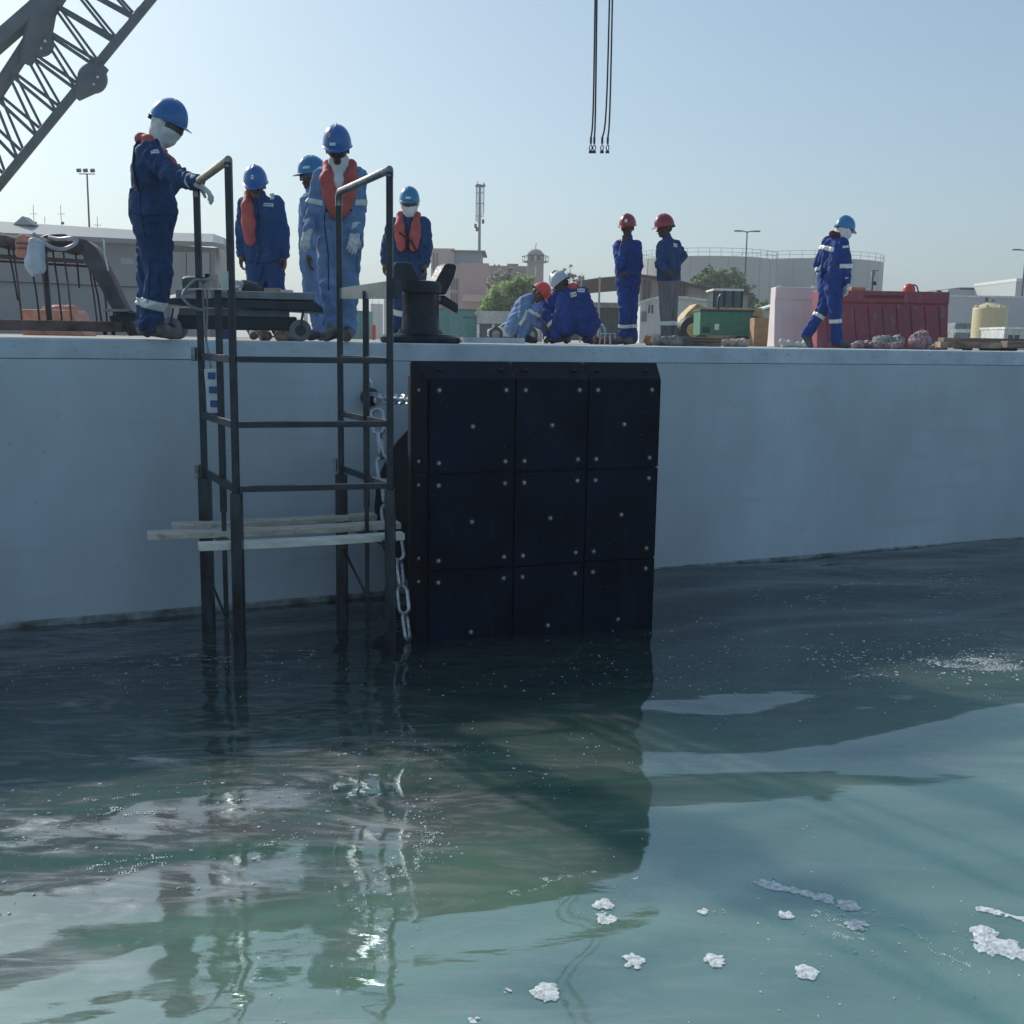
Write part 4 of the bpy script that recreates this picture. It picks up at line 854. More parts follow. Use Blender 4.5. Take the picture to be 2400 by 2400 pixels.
for x in (1014, 1022): qbox(x-1, x+1, 600, 1.8, 2.05, 'window', GLASSW, w2_, 640)
qbox(1085, 1135, 697, -1.5, 0, 'porch', PK2, t, 712)
Y = 150.; bo = gz(1190, Y); s6 = Y/2550
t = thing('brown_building', 'long low brown building with small roof structures left of the minaret', 'building', bo)
def qp(px, py, y=0): return Vector(((px-1190)*s6, y, (801-py)*s6))
MUD = mat('mud_render', (.33, .26, .22), .9, var=.15, scale=.5)
b1 = qbox(1140, 1236, 630, 0, 8, 'wall', MUD, t); qbox(1186, 1212, 624, 1, 5, 'roof_plant', mat('plant_grey', (.3, .3, .28), .8), t, 630)
for i in range(9): qbox(1148+i*9.5, 1152+i*9.5, 650+4*(i % 2), -.1, .05, 'window', GLASSW, b1, 658+4*(i % 2))
for x in (1155, 1165): qbox(x, x+4, 626, 1, 3, 'water_tank', MUD, t, 630)
Y = 145.; bo = gz(1251, Y); s6 = Y/2550; t = thing('minaret', 'square tan minaret with ring balcony, domed top and bent finial', 'minaret', bo)
def qp(px, py, y=0): return Vector(((px-1251)*s6, y, (801-py)*s6))
TAN = mat('tan_stone', (.42, .34, .30), .85, var=.07)
sh = qbox(1233, 1270, 623, -1.05, 1.05, 'shaft', TAN, t); qbox(1233, 1271, 603, -1.1, 1.1, 'lantern_room', TAN, t, 623)
qbox(1249, 1253, 608, -1.16, -1.08, 'window', STICK, sh, 618); qbox(1250, 1253, 632, -1.1, -1.0, 'window', STICK, sh, 655); qbox(1243, 1247, 608, -1.16, -1.08, 'window', GLASSW, sh, 618); qbox(1255, 1260, 608, -1.16, -1.08, 'window', GLASSW, sh, 618)
z_ = (801-603)*s6; MB().lathe([(1.0, 0), (.98, .2), (.75, .45), (.4, .62), (.05, .68)], (0, 0, z_), 20).build('dome', mat('rose_stone', (.48, .38, .35), .85), t, smooth=True)
MB().tube([(0, 0, z_+.6), (.03, 0, z_+1.0), (.08, 0, z_+1.25), (.1, 0, z_+1.32), (.06, 0, z_+1.4)], .045, 6).build('finial', STEEL, t, smooth=True)
zb = (801-621)*s6; MB().lathe([(.9, 0), (1.6, .12), (1.72, .16), (1.72, .26), (.9, .26)], (0, 0, zb-.15), 20).build('balcony', TAN, t)
MB().tube([(1.72*math.cos(a_), 1.72*math.sin(a_), zb+.75) for a_ in [2*math.pi*i/20 for i in range(20)]], .05, 5, closed=True).build('balcony_rail', STEEL, t)
for i in range(10):
    a_ = 2*math.pi*i/10; MB().bar((1.7*math.cos(a_), 1.7*math.sin(a_), zb+.1), (1.7*math.cos(a_), 1.7*math.sin(a_), zb+.75), .06).build('baluster', STEEL, t)
# masts
def mast(name, label, cat, px, Y, top, r, build=None, bot=800, grp=None, m=None):
    b0 = gz(px, Y); zt = zy(top, Y, px); t = thing(name, label, cat, b0, group=grp); MB().tube([(0, 0, 0), (0, 0, zt*.5), (0, 0, zt)], [r, r*.8, r*.6], 8).build('pole', m or STEEL_L, t, smooth=True)
    if build: build(t, zt, Y/2550)
    return t
def tele(t, z, s):
    for (x, z0, z1) in ((-8, 0, -78), (-5, 12, -80), (9, 8, -62), (5, 2, -70)):
        MB().bar((x*s, .1, z+z0*s), (x*s, .1, z+z1*s), .11 if x in (-8, 9) else .07, .1).build('antenna_panel', STEEL_L, t)
    for k in (-2, -15, -38, -66): MB().bar((-9*s, 0, z+k*s), (10*s, 0, z+k*s), .07).build('bracket', STEEL, t)
    for x in (-6, -1, 8): MB().lathe([(.05, -.2), (.25, -.15), (.28, 0), (.2, .15), (.05, .2)], (x*s, -.1, z+1*s), 12).build('dish', STEEL_L, t, smooth=True)
    for (x, k) in ((-9, -88), (-6, -95), (8, -78)): MB().box((x*s, 0, z+k*s), (.3, .3, .5)).build('unit', STEEL, t)
mast('telecom_mast', 'tall telecom mast with panel antennas above the pink building', 'mast', 1121, 140, 436, .24, tele)
def flood(t, z, s):
    MB().bar((-18*s, 0, z+.0), (18*s, 0, z+.0), .07).build('crossbar', STEEL, t)
    for x in (-16, -1, 15):
        MB().box((x*s, -.2, z+.25), (.3, .3, .26), Matrix.Rotation(R(20), 3, 'X')).build('floodlight', STEEL, t)
mast('floodlight_mast', 'floodlight mast with three lamps rising behind the grey shed', 'mast', 221, 92, 408, .11, flood, m=STEEL)
def twolamp(t, z, s):
    for x in (-1, 1):
        MB().tube(smooth_pts([(0, 0, z-.1), (x*8*s, 0, z+.0), (x*20*s, 0, z+.04)]), .05, 6).build('arm', STEEL, t, smooth=True); MB().box((x*21*s, 0, z+.02), (.7, .3, .12)).build('lamp_head', STEEL, t)
mast('street_lamp', 'double armed street lamp standing over the storage tanks', 'street lamp', 1739, 110, 542, .1, twolamp, grp='double armed street lamps', m=STEEL)
mast('street_lamp', 'double armed street lamp at the far right edge of the picture', 'street lamp', 2386, 105, 586, .1, twolamp, grp='double armed street lamps', m=STEEL)
mast('street_lamp', 'small distant double armed street lamp over the low grey building', 'street lamp', 2309, 190, 667, .09, twolamp, grp='double armed street lamps', m=STEEL)
def ant(t, z, s): 
    MB().bar((-.3, 0, z*.93), (.3, 0, z*.93), .03).build('crossbar', STEEL, t); MB().box((.12, 0, z*.86), (.14, .14, .2)).build('unit', STEEL, t)
for px, tp, lab in ((94, 480, 'thin antenna leftmost above the grey shed roof'), (157, 480, 'thin antenna with a small box above the grey shed roof'), (240, 508, 'thin antenna just right of the floodlight mast'), (119, 508, 'short antenna with crossbar between the two thin ones')):
    mast('antenna', lab, 'antenna', px, 88, tp, .035, ant, grp='antennas behind the grey shed', m=STEEL)

# grey shed at the left
def shed(label, pts_top, Y0, Y1, px0, px1):
    pass
t = thing('warehouse', 'huge grey clad warehouse with a rounded eave filling the left background', 'warehouse', gz(240, 70))
o0 = Vector(t.location); CLAD = mat('grey_cladding', (.27, .29, .30), .75, var=.05, scale=.3); CLADL = mat('light_cladding', (.40, .38, .36), .75, var=.04, scale=.3); ROOFG = mat('grey_roof', (.36, .38, .39), .7, var=.04, scale=.3)
def wq(px, py, Y): return at(px, py, Y)-o0
def sheet(name, P_, m, th=.25, par=None):
    g = MB(); P_ = [Vector(p) for p in P_]; n = len(P_); nn = (P_[1]-P_[0]).cross(P_[2]-P_[0]).normalized()*th
    if nn.y < 0: nn = -nn
    g.add(P_+[p+nn for p in P_], [tuple(range(n)), tuple(reversed(range(n, 2*n)))]+[(i, i+n, (i+1) % n+n, (i+1) % n) for i in range(n)]); return g.build(name, m, par or t)
def gp(px, Y): p = gz(px, Y); return p-o0
wall_ = sheet('front_wall', [gp(-500, 60), gp(495, 74), wq(495, 580, 74), wq(-500, 515, 60)], CLAD)
sheet('side_wall', [gp(495, 74), gp(538, 90), wq(538, 585, 90), wq(495, 580, 74)], CLADL)
eave = [(-500, 470, 60.5), (-500, 502, 58.5), (-500, 517, 58.8)]
g = MB(); st = [(-500, 503, 532, 549, 58.5), (0, 519, 545, 560, 66), (270, 536, 558, 569, 70), (395, 545, 564, 575, 72), (500, 548, 567, 578, 73.5), (525, 557, 573, 585, 74.5), (538, 566, 578, 612, 76)]
vs = []
for (px, a_, b_, c_, Y) in st: vs += [wq(px, a_, Y+3), wq(px, b_, Y-.8), wq(px, c_, Y-.6), wq(px, c_, Y+3)]
g.add(vs, [(i*4+j, i*4+4+j, i*4+4+(j+1) % 4, i*4+(j+1) % 4) for i in range(len(st)-1) for j in range(4)]+[(24, 25, 26, 27), (3, 2, 1, 0)]); g.build('eave', ROOFG, t)
g = MB()
for (pa, ya, YA, pb, yb, Yb2) in ((-500, 640, 59.9, 495, 680, 73.9),): g.bar(wq(pa, ya, YA), wq(pb, yb, Yb2), .08)
g.build('cable_run', STRAP, wall_)
sheet('light_bay', [wq(400, 800, 71.9), wq(492, 800, 73.2), wq(492, 592, 73.2), wq(400, 590, 71.9)], CLADL, .1)
for x in (437, 492): MB().bar(wq(x, 592, 72), wq(x, 660, 72), .06).build('downpipe', STEEL, t)
MB().prism([(-.6, 0), (.6, 0), (.0, .5)], -.5, .5).build('roof_vent', ROOFG, t).location = wq(62, 528, 69)
MB().box(wq(298, 612, 69.5), (.75, .08, .35)).build('sign_plate', ROOFG, wall_)

# storage tanks with railings
def tank(label, px, Y, rpx, top, rail):
    s = Y/2550; b0 = gz(px, Y); zt = zy(top, Y, px); r = rpx*s; t = thing('storage_tank', label, 'storage tank', b0, group='storage tanks behind the quay')
    MB().lathe([(r, 0), (r, zt*.33), (r, zt*.66), (r, zt), (r*.97, zt+.05), (r*.3, zt+r*.03), (.1, zt+r*.04)], n=72).build('shell', mat('tank_grey', (.42, .42, .40), .7, var=.05, scale=.15, stretch=(1, 1, .05)), t, smooth=True)
    g = MB(); n = 40
    for k in (rail*.5, rail): g.tube([(r*math.cos(2*math.pi*i/48), r*math.sin(2*math.pi*i/48), zt+k) for i in range(48)], .028, 5, closed=True)
    for i in range(n): a_ = 2*math.pi*i/n; g.bar((r*math.cos(a_), r*math.sin(a_), zt), (r*math.cos(a_), r*math.sin(a_), zt+rail), .045)
    g.build('railing', STEEL, t)
    for i in range(24): a_ = 2*math.pi*(i+.4)/24; MB().bar((1.002*r*math.cos(a_), 1.002*r*math.sin(a_), 0), (1.002*r*math.cos(a_), 1.002*r*math.sin(a_), zt-.1), .06, .06).build('seam', mat('tank_seam', (.30, .30, .29), .8), t) if math.sin(a_) < .2 else None
    return t
tank('big pale grey storage tank nearest the middle, railing on its rim', 1652, 175, 155, 612, 1.15)
tank('second pale grey storage tank, right of the first, behind the walking worker', 1880, 195, 168, 618, 1.2)
# right-hand buildings
def rb(t, w, d, z0, z1):
    MB().box((0, -.05, z1*.27), (w*1.0, .06, .25)).build('dark_strip', STRAP, t)
    for k in (.27, .62): MB().box((-w/2+w*k, -.05, z1*.62), (.12, .1, z1*.75)).build('downpipe', STEEL, t)
    MB().box((0, d/2, z1+.05), (w*1.01, d*1.02, .12)).build('coping', STICK, t)
simplebox('long_white_building', 'long pale building with dark strip behind the beige tank', 'building', 2195, 2600, 698, None, 80, 8, mat('pale_wall', (.50, .52, .54), .8, var=.03), sub=rb)
simplebox('grey_block_building', 'low blue grey block standing behind the long pale building', 'building', 2213, 2351, 679, None, 120, 10, mat('blue_grey_wall', (.33, .37, .40), .8, var=.03), sub=lambda t, w, d, z0, z1: MB().box((w*.05, d/2, z1+.1), (w*.7, d, .25)).build('roof_slab', STEEL, t))
simplebox('tall_white_block', 'tall pale block cut by the right picture edge', 'building', 2370, 2470, 659, None, 110, 10, mat('pale_wall2', (.48, .52, .52), .8, var=.03), sub=lambda t, w, d, z0, z1: MB().box((0, d/2, z1+.1), (w*1.02, d*1.02, .3)).build('parapet', STICK, t))
simplebox('guard_hut', 'small white hut with dark window at the right edge', 'hut', 2352, 2410, 772, None, 40, 2, mat('hut_white', (.62, .64, .64), .7), sub=lambda t, w, d, z0, z1: (windows(t, [(-w*.38, w*.12, z1*.25, z1*.75)], frm=.02), MB().box((0, d/2, z1+.04), (w*1.06, d*1.1, .08)).build('roof', STICK, t)))
simplebox('white_gate_post', 'short white block right behind the red barrier end', 'block', 2212, 2236, 765, None, 42, .5, mat('block_white', (.55, .56, .57), .7), sub=lambda t, w, d, z0, z1: MB().box((w*.2, -.02, z1*.5), (.06, .05, z1*.8)).build('groove', STEEL, t))
bo = gz(2315, 52); t = thing('water_tank', 'ribbed beige plastic water tank with domed lid', 'water tank', bo); s7 = 52/2550; r = 38*s7; H = zy(722, 52, 2315)
prof = [(r, 0)]
for i in range(14): z_ = H*(i+.5)/14; prof += [(r*1.0, z_-.012), (r*.985, z_), (r*1.0, z_+.012)]
prof += [(r*.98, H), (r*.95, H+.01), (r*.45, H+.2), (r*.3, H+.22), (r*.3, H+.26), (.02, H+.27)]
BEI = mat('beige_plastic', (.62, .54, .33), .5, var=.03)
MB().lathe(prof, n=40).build('shell', BEI, t, smooth=True)
for i in range(8): a_ = 2*math.pi*i/8+.2; MB().box((r*.93*math.cos(a_), r*.93*math.sin(a_), H+.05), (.1, .1, .14), Matrix.Rotation(a_, 3, 'Z')).build('lug', BEI, t, bev=.01)
MB().tube([(.0, -.1, H+.25), (.02, -.1, H+.36), (.12, -.1, H+.36)], .03, 6).build('inlet_pipe', STEEL, t, smooth=True)
# gable hut and slope roof right of tree
simplebox('low_green_hut', 'low pale green hut with sloping roof behind the pink barrier', 'hut', 1770, 1830, 728, None, 70, 3, mat('pale_green_wall', (.35, .42, .38), .8), sub=lambda t, w, d, z0, z1: MB().prism([(-w*.55, z1-.1), (w*.55, z1+.45), (w*.55, z1+.55), (-w*.55, z1)], -.3, d+.3).build('roof', STICK, t))

# ---------------------------------------------------------------- trees
def leafmat(nm, col):
    m = mat(nm, col, .7, var=.35, scale=1.3, spec=.3); n = m.node_tree.nodes; l = m.node_tree.links; b = n['Principled BSDF']
    tr = n.new('ShaderNodeBsdfTranslucent'); ms = n.new('ShaderNodeMixShader'); ms.inputs[0].default_value = .6
    l.new(b.inputs['Base Color'].links[0].from_socket, tr.inputs[0]); l.new(b.outputs[0], ms.inputs[1]); l.new(tr.outputs[0], ms.inputs[2]); l.new(ms.outputs[0], n['Material Output'].inputs[0])
    return m
def tree(name, label, px, Y, blobs, m, n, leaf, seed, trunk=True, grp='trees beyond the quay'):
    rr = np.random.RandomState(seed); b0 = gz(px, Y); s = Y/2550; t = thing(name, label, 'tree', b0, group=grp)
    vs = []; fs = []
    tot = sum(b[2]*b[3] for b in blobs)
    for (bx_, by_, rx, ry) in blobs:
        cx, cz = (bx_-px)*s, max(.2, (802-by_)*s); rx *= s; ry *= s; K = int(n*rx*ry/(tot*s*s))
        # sub-clumps make dense knots and gaps
        nc = max(8, K//28); cl = rr.normal(size=(nc, 3)); cl /= np.linalg.norm(cl, axis=1)[:, None]; cl *= (rr.uniform(.35, 1.02, (nc, 1)))
        for j in range(K):
            c = cl[rr.randint(nc)]+rr.normal(size=3)*.10; c = np.array([cx+c[0]*rx, c[1]*(rx+ry)/2, cz+c[2]*ry])
            if c[2] < .05: continue
            a_ = rr.normal(size=3); a_ /= np.linalg.norm(a_); b_ = np.cross(a_, rr.normal(size=3)); b_ /= np.linalg.norm(b_)
            L = leaf*rr.uniform(.6, 1.4); k = len(vs); vs += [c-a_*L, c+b_*L*.45, c+a_*L, c-b_*L*.45]; fs.append((k, k+1, k+2, k+3))
    g = MB(); g.v = [tuple(v) for v in vs]; g.f = fs
    me = bpy.data.meshes.new('crown'); me.from_pydata(g.v, [], g.f); me.materials.append(m); o = bpy.data.objects.new('crown', me); COL.objects.link(o); o.parent = t
    g = MB(); hz = max((802-b[1])*s for b in blobs)
    g.tube([(0, 0, 0), (.03, 0, hz*.45), (-.02, .02, hz*.8)], [.16, .11, .05], 8); g.build('trunk', WOODD, t, smooth=True)
    g = MB()
    for (bx_, by_, rx, ry) in blobs:
        for q_ in range(3): g.tube([(0, 0, hz*.3), ((bx_-px)*s*.5, rr.uniform(-.3, .3), (802-by_)*s*.6+hz*.1), ((bx_-px+rr.uniform(-.6, .6)*rx)*s, rr.uniform(-.5, .5)*rx*s, (802-by_+rr.uniform(-.2, .7)*ry)*s)], [.07, .045, .015], 5)
    g.build('limbs', WOODD, t, smooth=True)
G1 = leafmat('fresh_leaves', (.34, .46, .20)); G2 = leafmat('mid_leaves', (.24, .34, .17)); G3 = leafmat('dusty_leaves', (.34, .35, .28))
tree('shade_tree', 'bushy light green tree in front of the pink building', 1185, 72, [(1190, 705, 42, 40), (1150, 715, 30, 32), (1225, 680, 28, 30), (1240, 705, 24, 36), (1138, 735, 22, 22), (1205, 672, 20, 16), (1190, 745, 60, 22)], G1, 9000, .11, 1)
tree('shade_tree', 'dense dark green tree in front of the storage tanks', 1690, 88, [(1665, 655, 38, 26), (1705, 650, 34, 24), (1640, 660, 24, 18), (1690, 680, 60, 28), (1735, 690, 30, 34), (1750, 715, 22, 34), (1720, 720, 50, 40), (1655, 632, 14, 10)], G2, 12000, .12, 2)
tree('shrub', 'small green shrub beside the pink barrier', 1790, 80, [(1792, 708, 16, 14), (1775, 715, 14, 12), (1800, 720, 16, 20)], G1, 1500, .10, 3)
tree('bare_tree', 'thin hazy grey tree behind the crouching workers', 1335, 120, [(1330, 640, 22, 16), (1350, 652, 20, 16), (1310, 655, 16, 16), (1340, 680, 34, 20)], G3, 900, .16, 4)
tree('shade_tree', 'grey brown tree fringe before the brown building', 1165, 110, [(1165, 660, 26, 18), (1200, 650, 26, 14), (1150, 690, 18, 24)], G3, 1800, .14, 5)
# far industrial skyline seen between the ladder posts
for i, (px, top, wpx) in enumerate(((655, 735, 6), (688, 745, 9), (715, 712, 4), (835, 730, 22), (882, 712, 26), (905, 690, 10), (1105, 752, 4))):
    t = simplebox('plant_tower', ['slim pale stack', 'squat pale plant block', 'thin lattice stack', 'low tank block', 'terraced pale plant block', 'tall pale plant tower', 'tiny pale stack'][i]+' on the far hazy skyline'+[' left of the ladder posts', ' next to the slim stack', ' right of the cart', ' seen through the right rails', ' left of the bollard', ' behind the masked worker', ' above the containers'][i], 'plant', px-wpx/2, px+wpx/2, top, None, 260+8*i, 3, mat('far_plant', (.38, .38, .34), .9),
                  sub=lambda t, w, d, z0, z1: [MB().bar((x*w, -.1, z0), (x*w, -.1, z1*1.1), .12).build('pipe', STEEL_L, t) for x in (-.3, .25)], grp='far plant structures')

# ---------------------------------------------------------------- foam
fl = [(1418, 2142, 30, 36, 'two lobed'), (1862, 2092, 62, 16, 'long wavy'), (1985, 2122, 23, 12, 'small oval'), (2012, 2174, 33, 13, 'flat oval'), (1842, 2148, 14, 8, 'tiny round'), (2330, 2210, 62, 34, 'largest broad'), (2358, 2150, 40, 12, 'thin trailing'), (1483, 2256, 23, 23, 'chunky square'), (1678, 2255, 24, 17, 'crinkled'), (1890, 2285, 22, 20, 'ragged'), (1280, 2332, 31, 24, 'lumpy'), (1645, 2143, 12, 7, 'tiny pale'), (1190, 2330, 9, 6, 'speck sized'), (1110, 2398, 14, 8, 'cut off'), (2393, 2235, 20, 18, 'edge hugging')]
loc = ['left of the middle of the lower right water', 'above the other pieces at right', 'right of the long wavy one', 'below the small oval one', 'left of the flat oval one', 'near the right picture edge', 'above the largest piece', 'below the two lobed one', 'in the middle of the lower right water', 'low in the picture right of the crinkled one', 'near the bottom middle', 'right of the two lobed one', 'left of the lumpy one', 'at the bottom picture edge', 'at the right picture edge beside the largest']
for i, (px, py, rx, ry, nm) in enumerate(fl):
    c = onz(px, py, ZW); e1 = onz(px+rx, py, ZW)-c; e2 = onz(px, py+ry, ZW)-c; rr = random.Random(50+i); a_ = e1.length*1.12; b_ = e2.length*1.12; f = Field(); h_ = .0045
    K = 4 if nm in ('long wavy', 'thin trailing') else 7
    for k in range(K+3):
        if nm in ('long wavy', 'thin trailing'): x = -1+2*k/(K+2); y = x*.9+rr.uniform(-.15, .15); r0 = b_*rr.uniform(.35, .55)*(1.3 if k < 2 else 1)
        elif nm == 'two lobed': x, y = (rr.uniform(-.3, .3), rr.choice((-.45, .45))+rr.uniform(-.15, .15)); r0 = a_*rr.uniform(.35, .6)
        else: q_ = rr.uniform(0, 6.28); x, y = math.cos(q_)*rr.uniform(.2, .55), math.sin(q_)*rr.uniform(.2, .55); r0 = min(a_, b_)*rr.uniform(.5, .75)
        yy = 1 if nm not in ('long wavy', 'thin trailing') else 1
        f.cap((x*a_, -y*b_*yy, -r0*.74), (x*a_+rr.uniform(-.2, .2)*a_, -y*b_+rr.uniform(-.2, .2)*b_, -r0*.74), r0, r0*rr.uniform(.6, 1), 0, .006)
    F, L, lo = f.grid(h_); n_ = F.shape; X_, Y_, Z_ = np.meshgrid(*[lo[j]+h_*np.arange(n_[j]) for j in range(3)], indexing='ij')
    F = F+.008*np.sin(60*X_+2*np.sin(52*Y_)+2*i)*np.sin(57*Y_+2*np.sin(48*X_)+i)+.0045*np.sin(95*X_+3*np.sin(80*Y_)+i)*np.sin(110*Y_+2*np.sin(70*X_))+.0025*np.sin(230*X_+i)*np.sin(210*Y_+150*Z_)
    F = np.maximum(F, -.012-Z_); V, Q, OW = nets(F, lo, h_); V[:, 2] = np.where(V[:, 2] > -.011, (V[:, 2]+.011)*.12, -.004); wh = float(water_h(np.array([c.x]), np.array([c.y]))[0]); V[:, 2] += water_h(V[:, 0]+c.x, V[:, 1]+c.y)-wh
    o = raw_obj('foam_patch', V, Q, np.zeros(len(Q)), FOAM); o.location = (c.x, c.y, ZW+wh+.003); tag(o, nm+' white foam patch floating '+loc[i], 'foam', 'foam patches floating on the water')
# uncountable specks of foam in drifting streaks
rs = np.random.RandomState(5); vs = []; fs = []
def speck(p, r):
    p = (p[0], p[1], ZW+float(water_h(np.array([p[0]]), np.array([p[1]]))[0])); k = len(vs); a0 = rs.uniform(0, 6.28); e_ = rs.uniform(.4, 1); N_ = 6
    for i in range(N_):
        q_ = 2*math.pi*i/N_; x, y = r*math.cos(q_)*rs.uniform(.7, 1.3), r*e_*math.sin(q_)*rs.uniform(.7, 1.3)
        vs.append((p[0]+x*math.cos(a0)-y*math.sin(a0), p[1]+x*math.sin(a0)+y*math.cos(a0), p[2]+.003))
    vs.append((p[0], p[1], p[2]+.005+r*.25)); fs.extend([(k+i, k+(i+1) % N_, k+N_) for i in range(N_)])
def streak(pa, pb, wid, n, r0, r1):
    a_, b_ = onz(*pa, ZW), onz(*pb, ZW); d = b_-a_; nn = Vector((-d.y, d.x, 0)).normalized()
    for _ in range(n):
        f_ = rs.uniform(0, 1); p = a_+d*f_+nn*rs.normal()*wid+nn*.12*math.sin(f_*9); speck(p, r0+(r1-r0)*rs.uniform(0, 1)**3)
streak((0, 1960), (1050, 1800), .22, 170, .002, .011); streak((0, 2080), (900, 1930), .16, 110, .002, .013); streak((0, 1960), (1050, 1800), .3, 500, .001, .004); streak((850, 2150), (1060, 1870), .06, 160, .002, .010)
streak((1900, 1560), (2400, 1535), .28, 420, .003, .016); streak((1550, 1620), (2400, 1600), .5, 130, .002, .010); streak((1000, 1790), (1520, 1780), .2, 90, .002, .010)
streak((600, 2380), (1000, 2080), .12, 170, .0015, .007); streak((1500, 1480), (2400, 1380), .5, 220, .003, .012); streak((0, 1590), (900, 1570), .25, 120, .002, .009)
streak((1300, 1560), (1900, 1620), .5, 120, .002, .01); streak((1700, 2080), (2400, 2330), .3, 260, .0015, .007); streak((1300, 2090), (1600, 2110), .3, 60, .0015, .005)
streak((900, 1600), (1500, 1560), .25, 60, .002, .010)
# thin broken scum films that follow the water surface
from mathutils import noise as mn
def film(pa, pb, wid, cell, thr, ridge, seed, sc=2.2, st=3.0):
    a_, b_ = onz(*pa, ZW), onz(*pb, ZW); d = b_-a_; L_ = d.length; d.normalize(); nn = Vector((-d.y, d.x, 0)); nu, nv = int(L_/cell), int(2*wid/cell)
    for i in range(nu):
        u = (i+.5)/nu*L_
        for j in range(nv):
            v = (j+.5)/nv*2*wid-wid; e_ = 1-abs(v)/wid; e_ = min(1, e_*1.6)*min(1, 4*min(u, L_-u)/L_)
            q_ = Vector((u*sc/st+seed, v*sc, seed*.3)); f_ = mn.fractal(q_, .6, 2.1, 5); fine = mn.noise(Vector((u*38, v*38, seed)))
            val = ((1-abs(f_)*3.2) if ridge else .5+f_)*e_+fine*.28
            if val > thr:
                p = a_+d*(u+rs.normal()*cell*.15)+nn*(v+rs.normal()*cell*.15); r = cell*rs.uniform(.25, .5)*(1 if val > thr+.12 else .6); k = len(vs)
                pts.append((p.x, p.y, r))
pts = []
film((1880, 1590), (2480, 1550), .48, .015, .50, False, 3.1, 1.6, 2.5)
film((-40, 1930), (1000, 1800), .35, .012, .80, True, 7.7, 2.4, 4)
film((-40, 2080), (900, 1960), .22, .012, .80, True, 9.7, 2.4, 4)
film((760, 2290), (1070, 1840), .16, .010, .76, True, 1.3, 3, 1.6)
film((1000, 2110), (1620, 2030), .14, .009, .84, True, 5.5, 3, 2.5)
film((1760, 2090), (2480, 2330), .34, .010, .84, True, 4.1, 2.6, 2)
film((1560, 1440), (2450, 1330), .5, .018, .86, True, 6.1, 1.5, 4)
film((0, 1570), (950, 1530), .3, .014, .84, True, 2.1, 2, 4)
if pts:
    P_ = np.array(pts); Hh = ZW+water_h(P_[:, 0], P_[:, 1])+.003
    for (x, y, r), z in zip(pts, Hh):
        k = len(vs); a0 = rs.uniform(0, 6.28)
        for i in range(5): vs.append((x+r*math.cos(a0+i*1.2566)*rs.uniform(.7, 1.3), y+r*math.sin(a0+i*1.2566)*rs.uniform(.7, 1.3), float(z)))
        fs.append((k, k+1, k+2, k+3, k+4))
print('foam cells', len(pts))
me = bpy.data.meshes.new('foam_specks'); me.from_pydata(vs, [], fs); me.materials.append(FOAM); o = bpy.data.objects.new('foam_specks', me); COL.objects.link(o)
tag(o, 'tiny white foam specks drifting in streaks over the water', 'foam', kind='stuff')

# ---------------------------------------------------------------- people
def V3(*a): return np.array(a, float)
def nrm(v): v = np.array(v, float); return v/np.linalg.norm(v)
def hand_field(w, d, n, side, curl=.5, spread=.12, sc=1.0, lab=0):
    """w wrist, d direction of the fingers, n palm normal (fingers curl towards it), side +1/-1 puts the thumb"""
    f = Field(); d = nrm(d); n = nrm(np.array(n)-np.dot(n, d)*d); s = np.cross(d, n)*side
    P = lambda a, b_, c: w+sc*(a*d+b_*s+c*n)
    for o in (-.026, -.009, .009, .026):
        f.cap(P(.0, o*.75, 0), P(.085, o, .0), .0165*sc, .0135*sc, lab, .012)
    f.cap(w-d*.03, P(.01, 0, 0), .03*sc, .026*sc, lab, .02)
    for o, L in ((.030, .068), (.011, .078), (-.009, .072), (-.028, .056)):
        p = P(.088, o, 0); ang = curl*.45
        for seg, fr in enumerate((.46, .30, .24)):
            dr = nrm(d*math.cos(ang)+n*math.sin(ang)+s*spread*o*12*(1-seg*.3))
            q_ = p+dr*L*fr*sc; f.cap(p, q_, (.0098-.0007*seg)*sc, (.0092-.0009*seg)*sc, lab, .006); p = q_; ang += curl*(.75, .6, .3)[seg]
    p = P(.018, .028, .008); q_ = p+sc*.042*nrm(d*.65+s*.6+n*.4); r_ = q_+sc*.032*nrm(d*.9+s*.15+n*.5)
    f.cap(p, q_, .0145*sc, .0115*sc, lab, .012); f.cap(q_, r_, .0112*sc, .0092*sc, lab, .006)
    return f
def frame(fw, up):
    fw = nrm(fw); up = nrm(np.array(up)-np.dot(up, fw)*fw); rt = np.cross(fw, up)
    return rt, fw, up                      # x right, y forward, z up
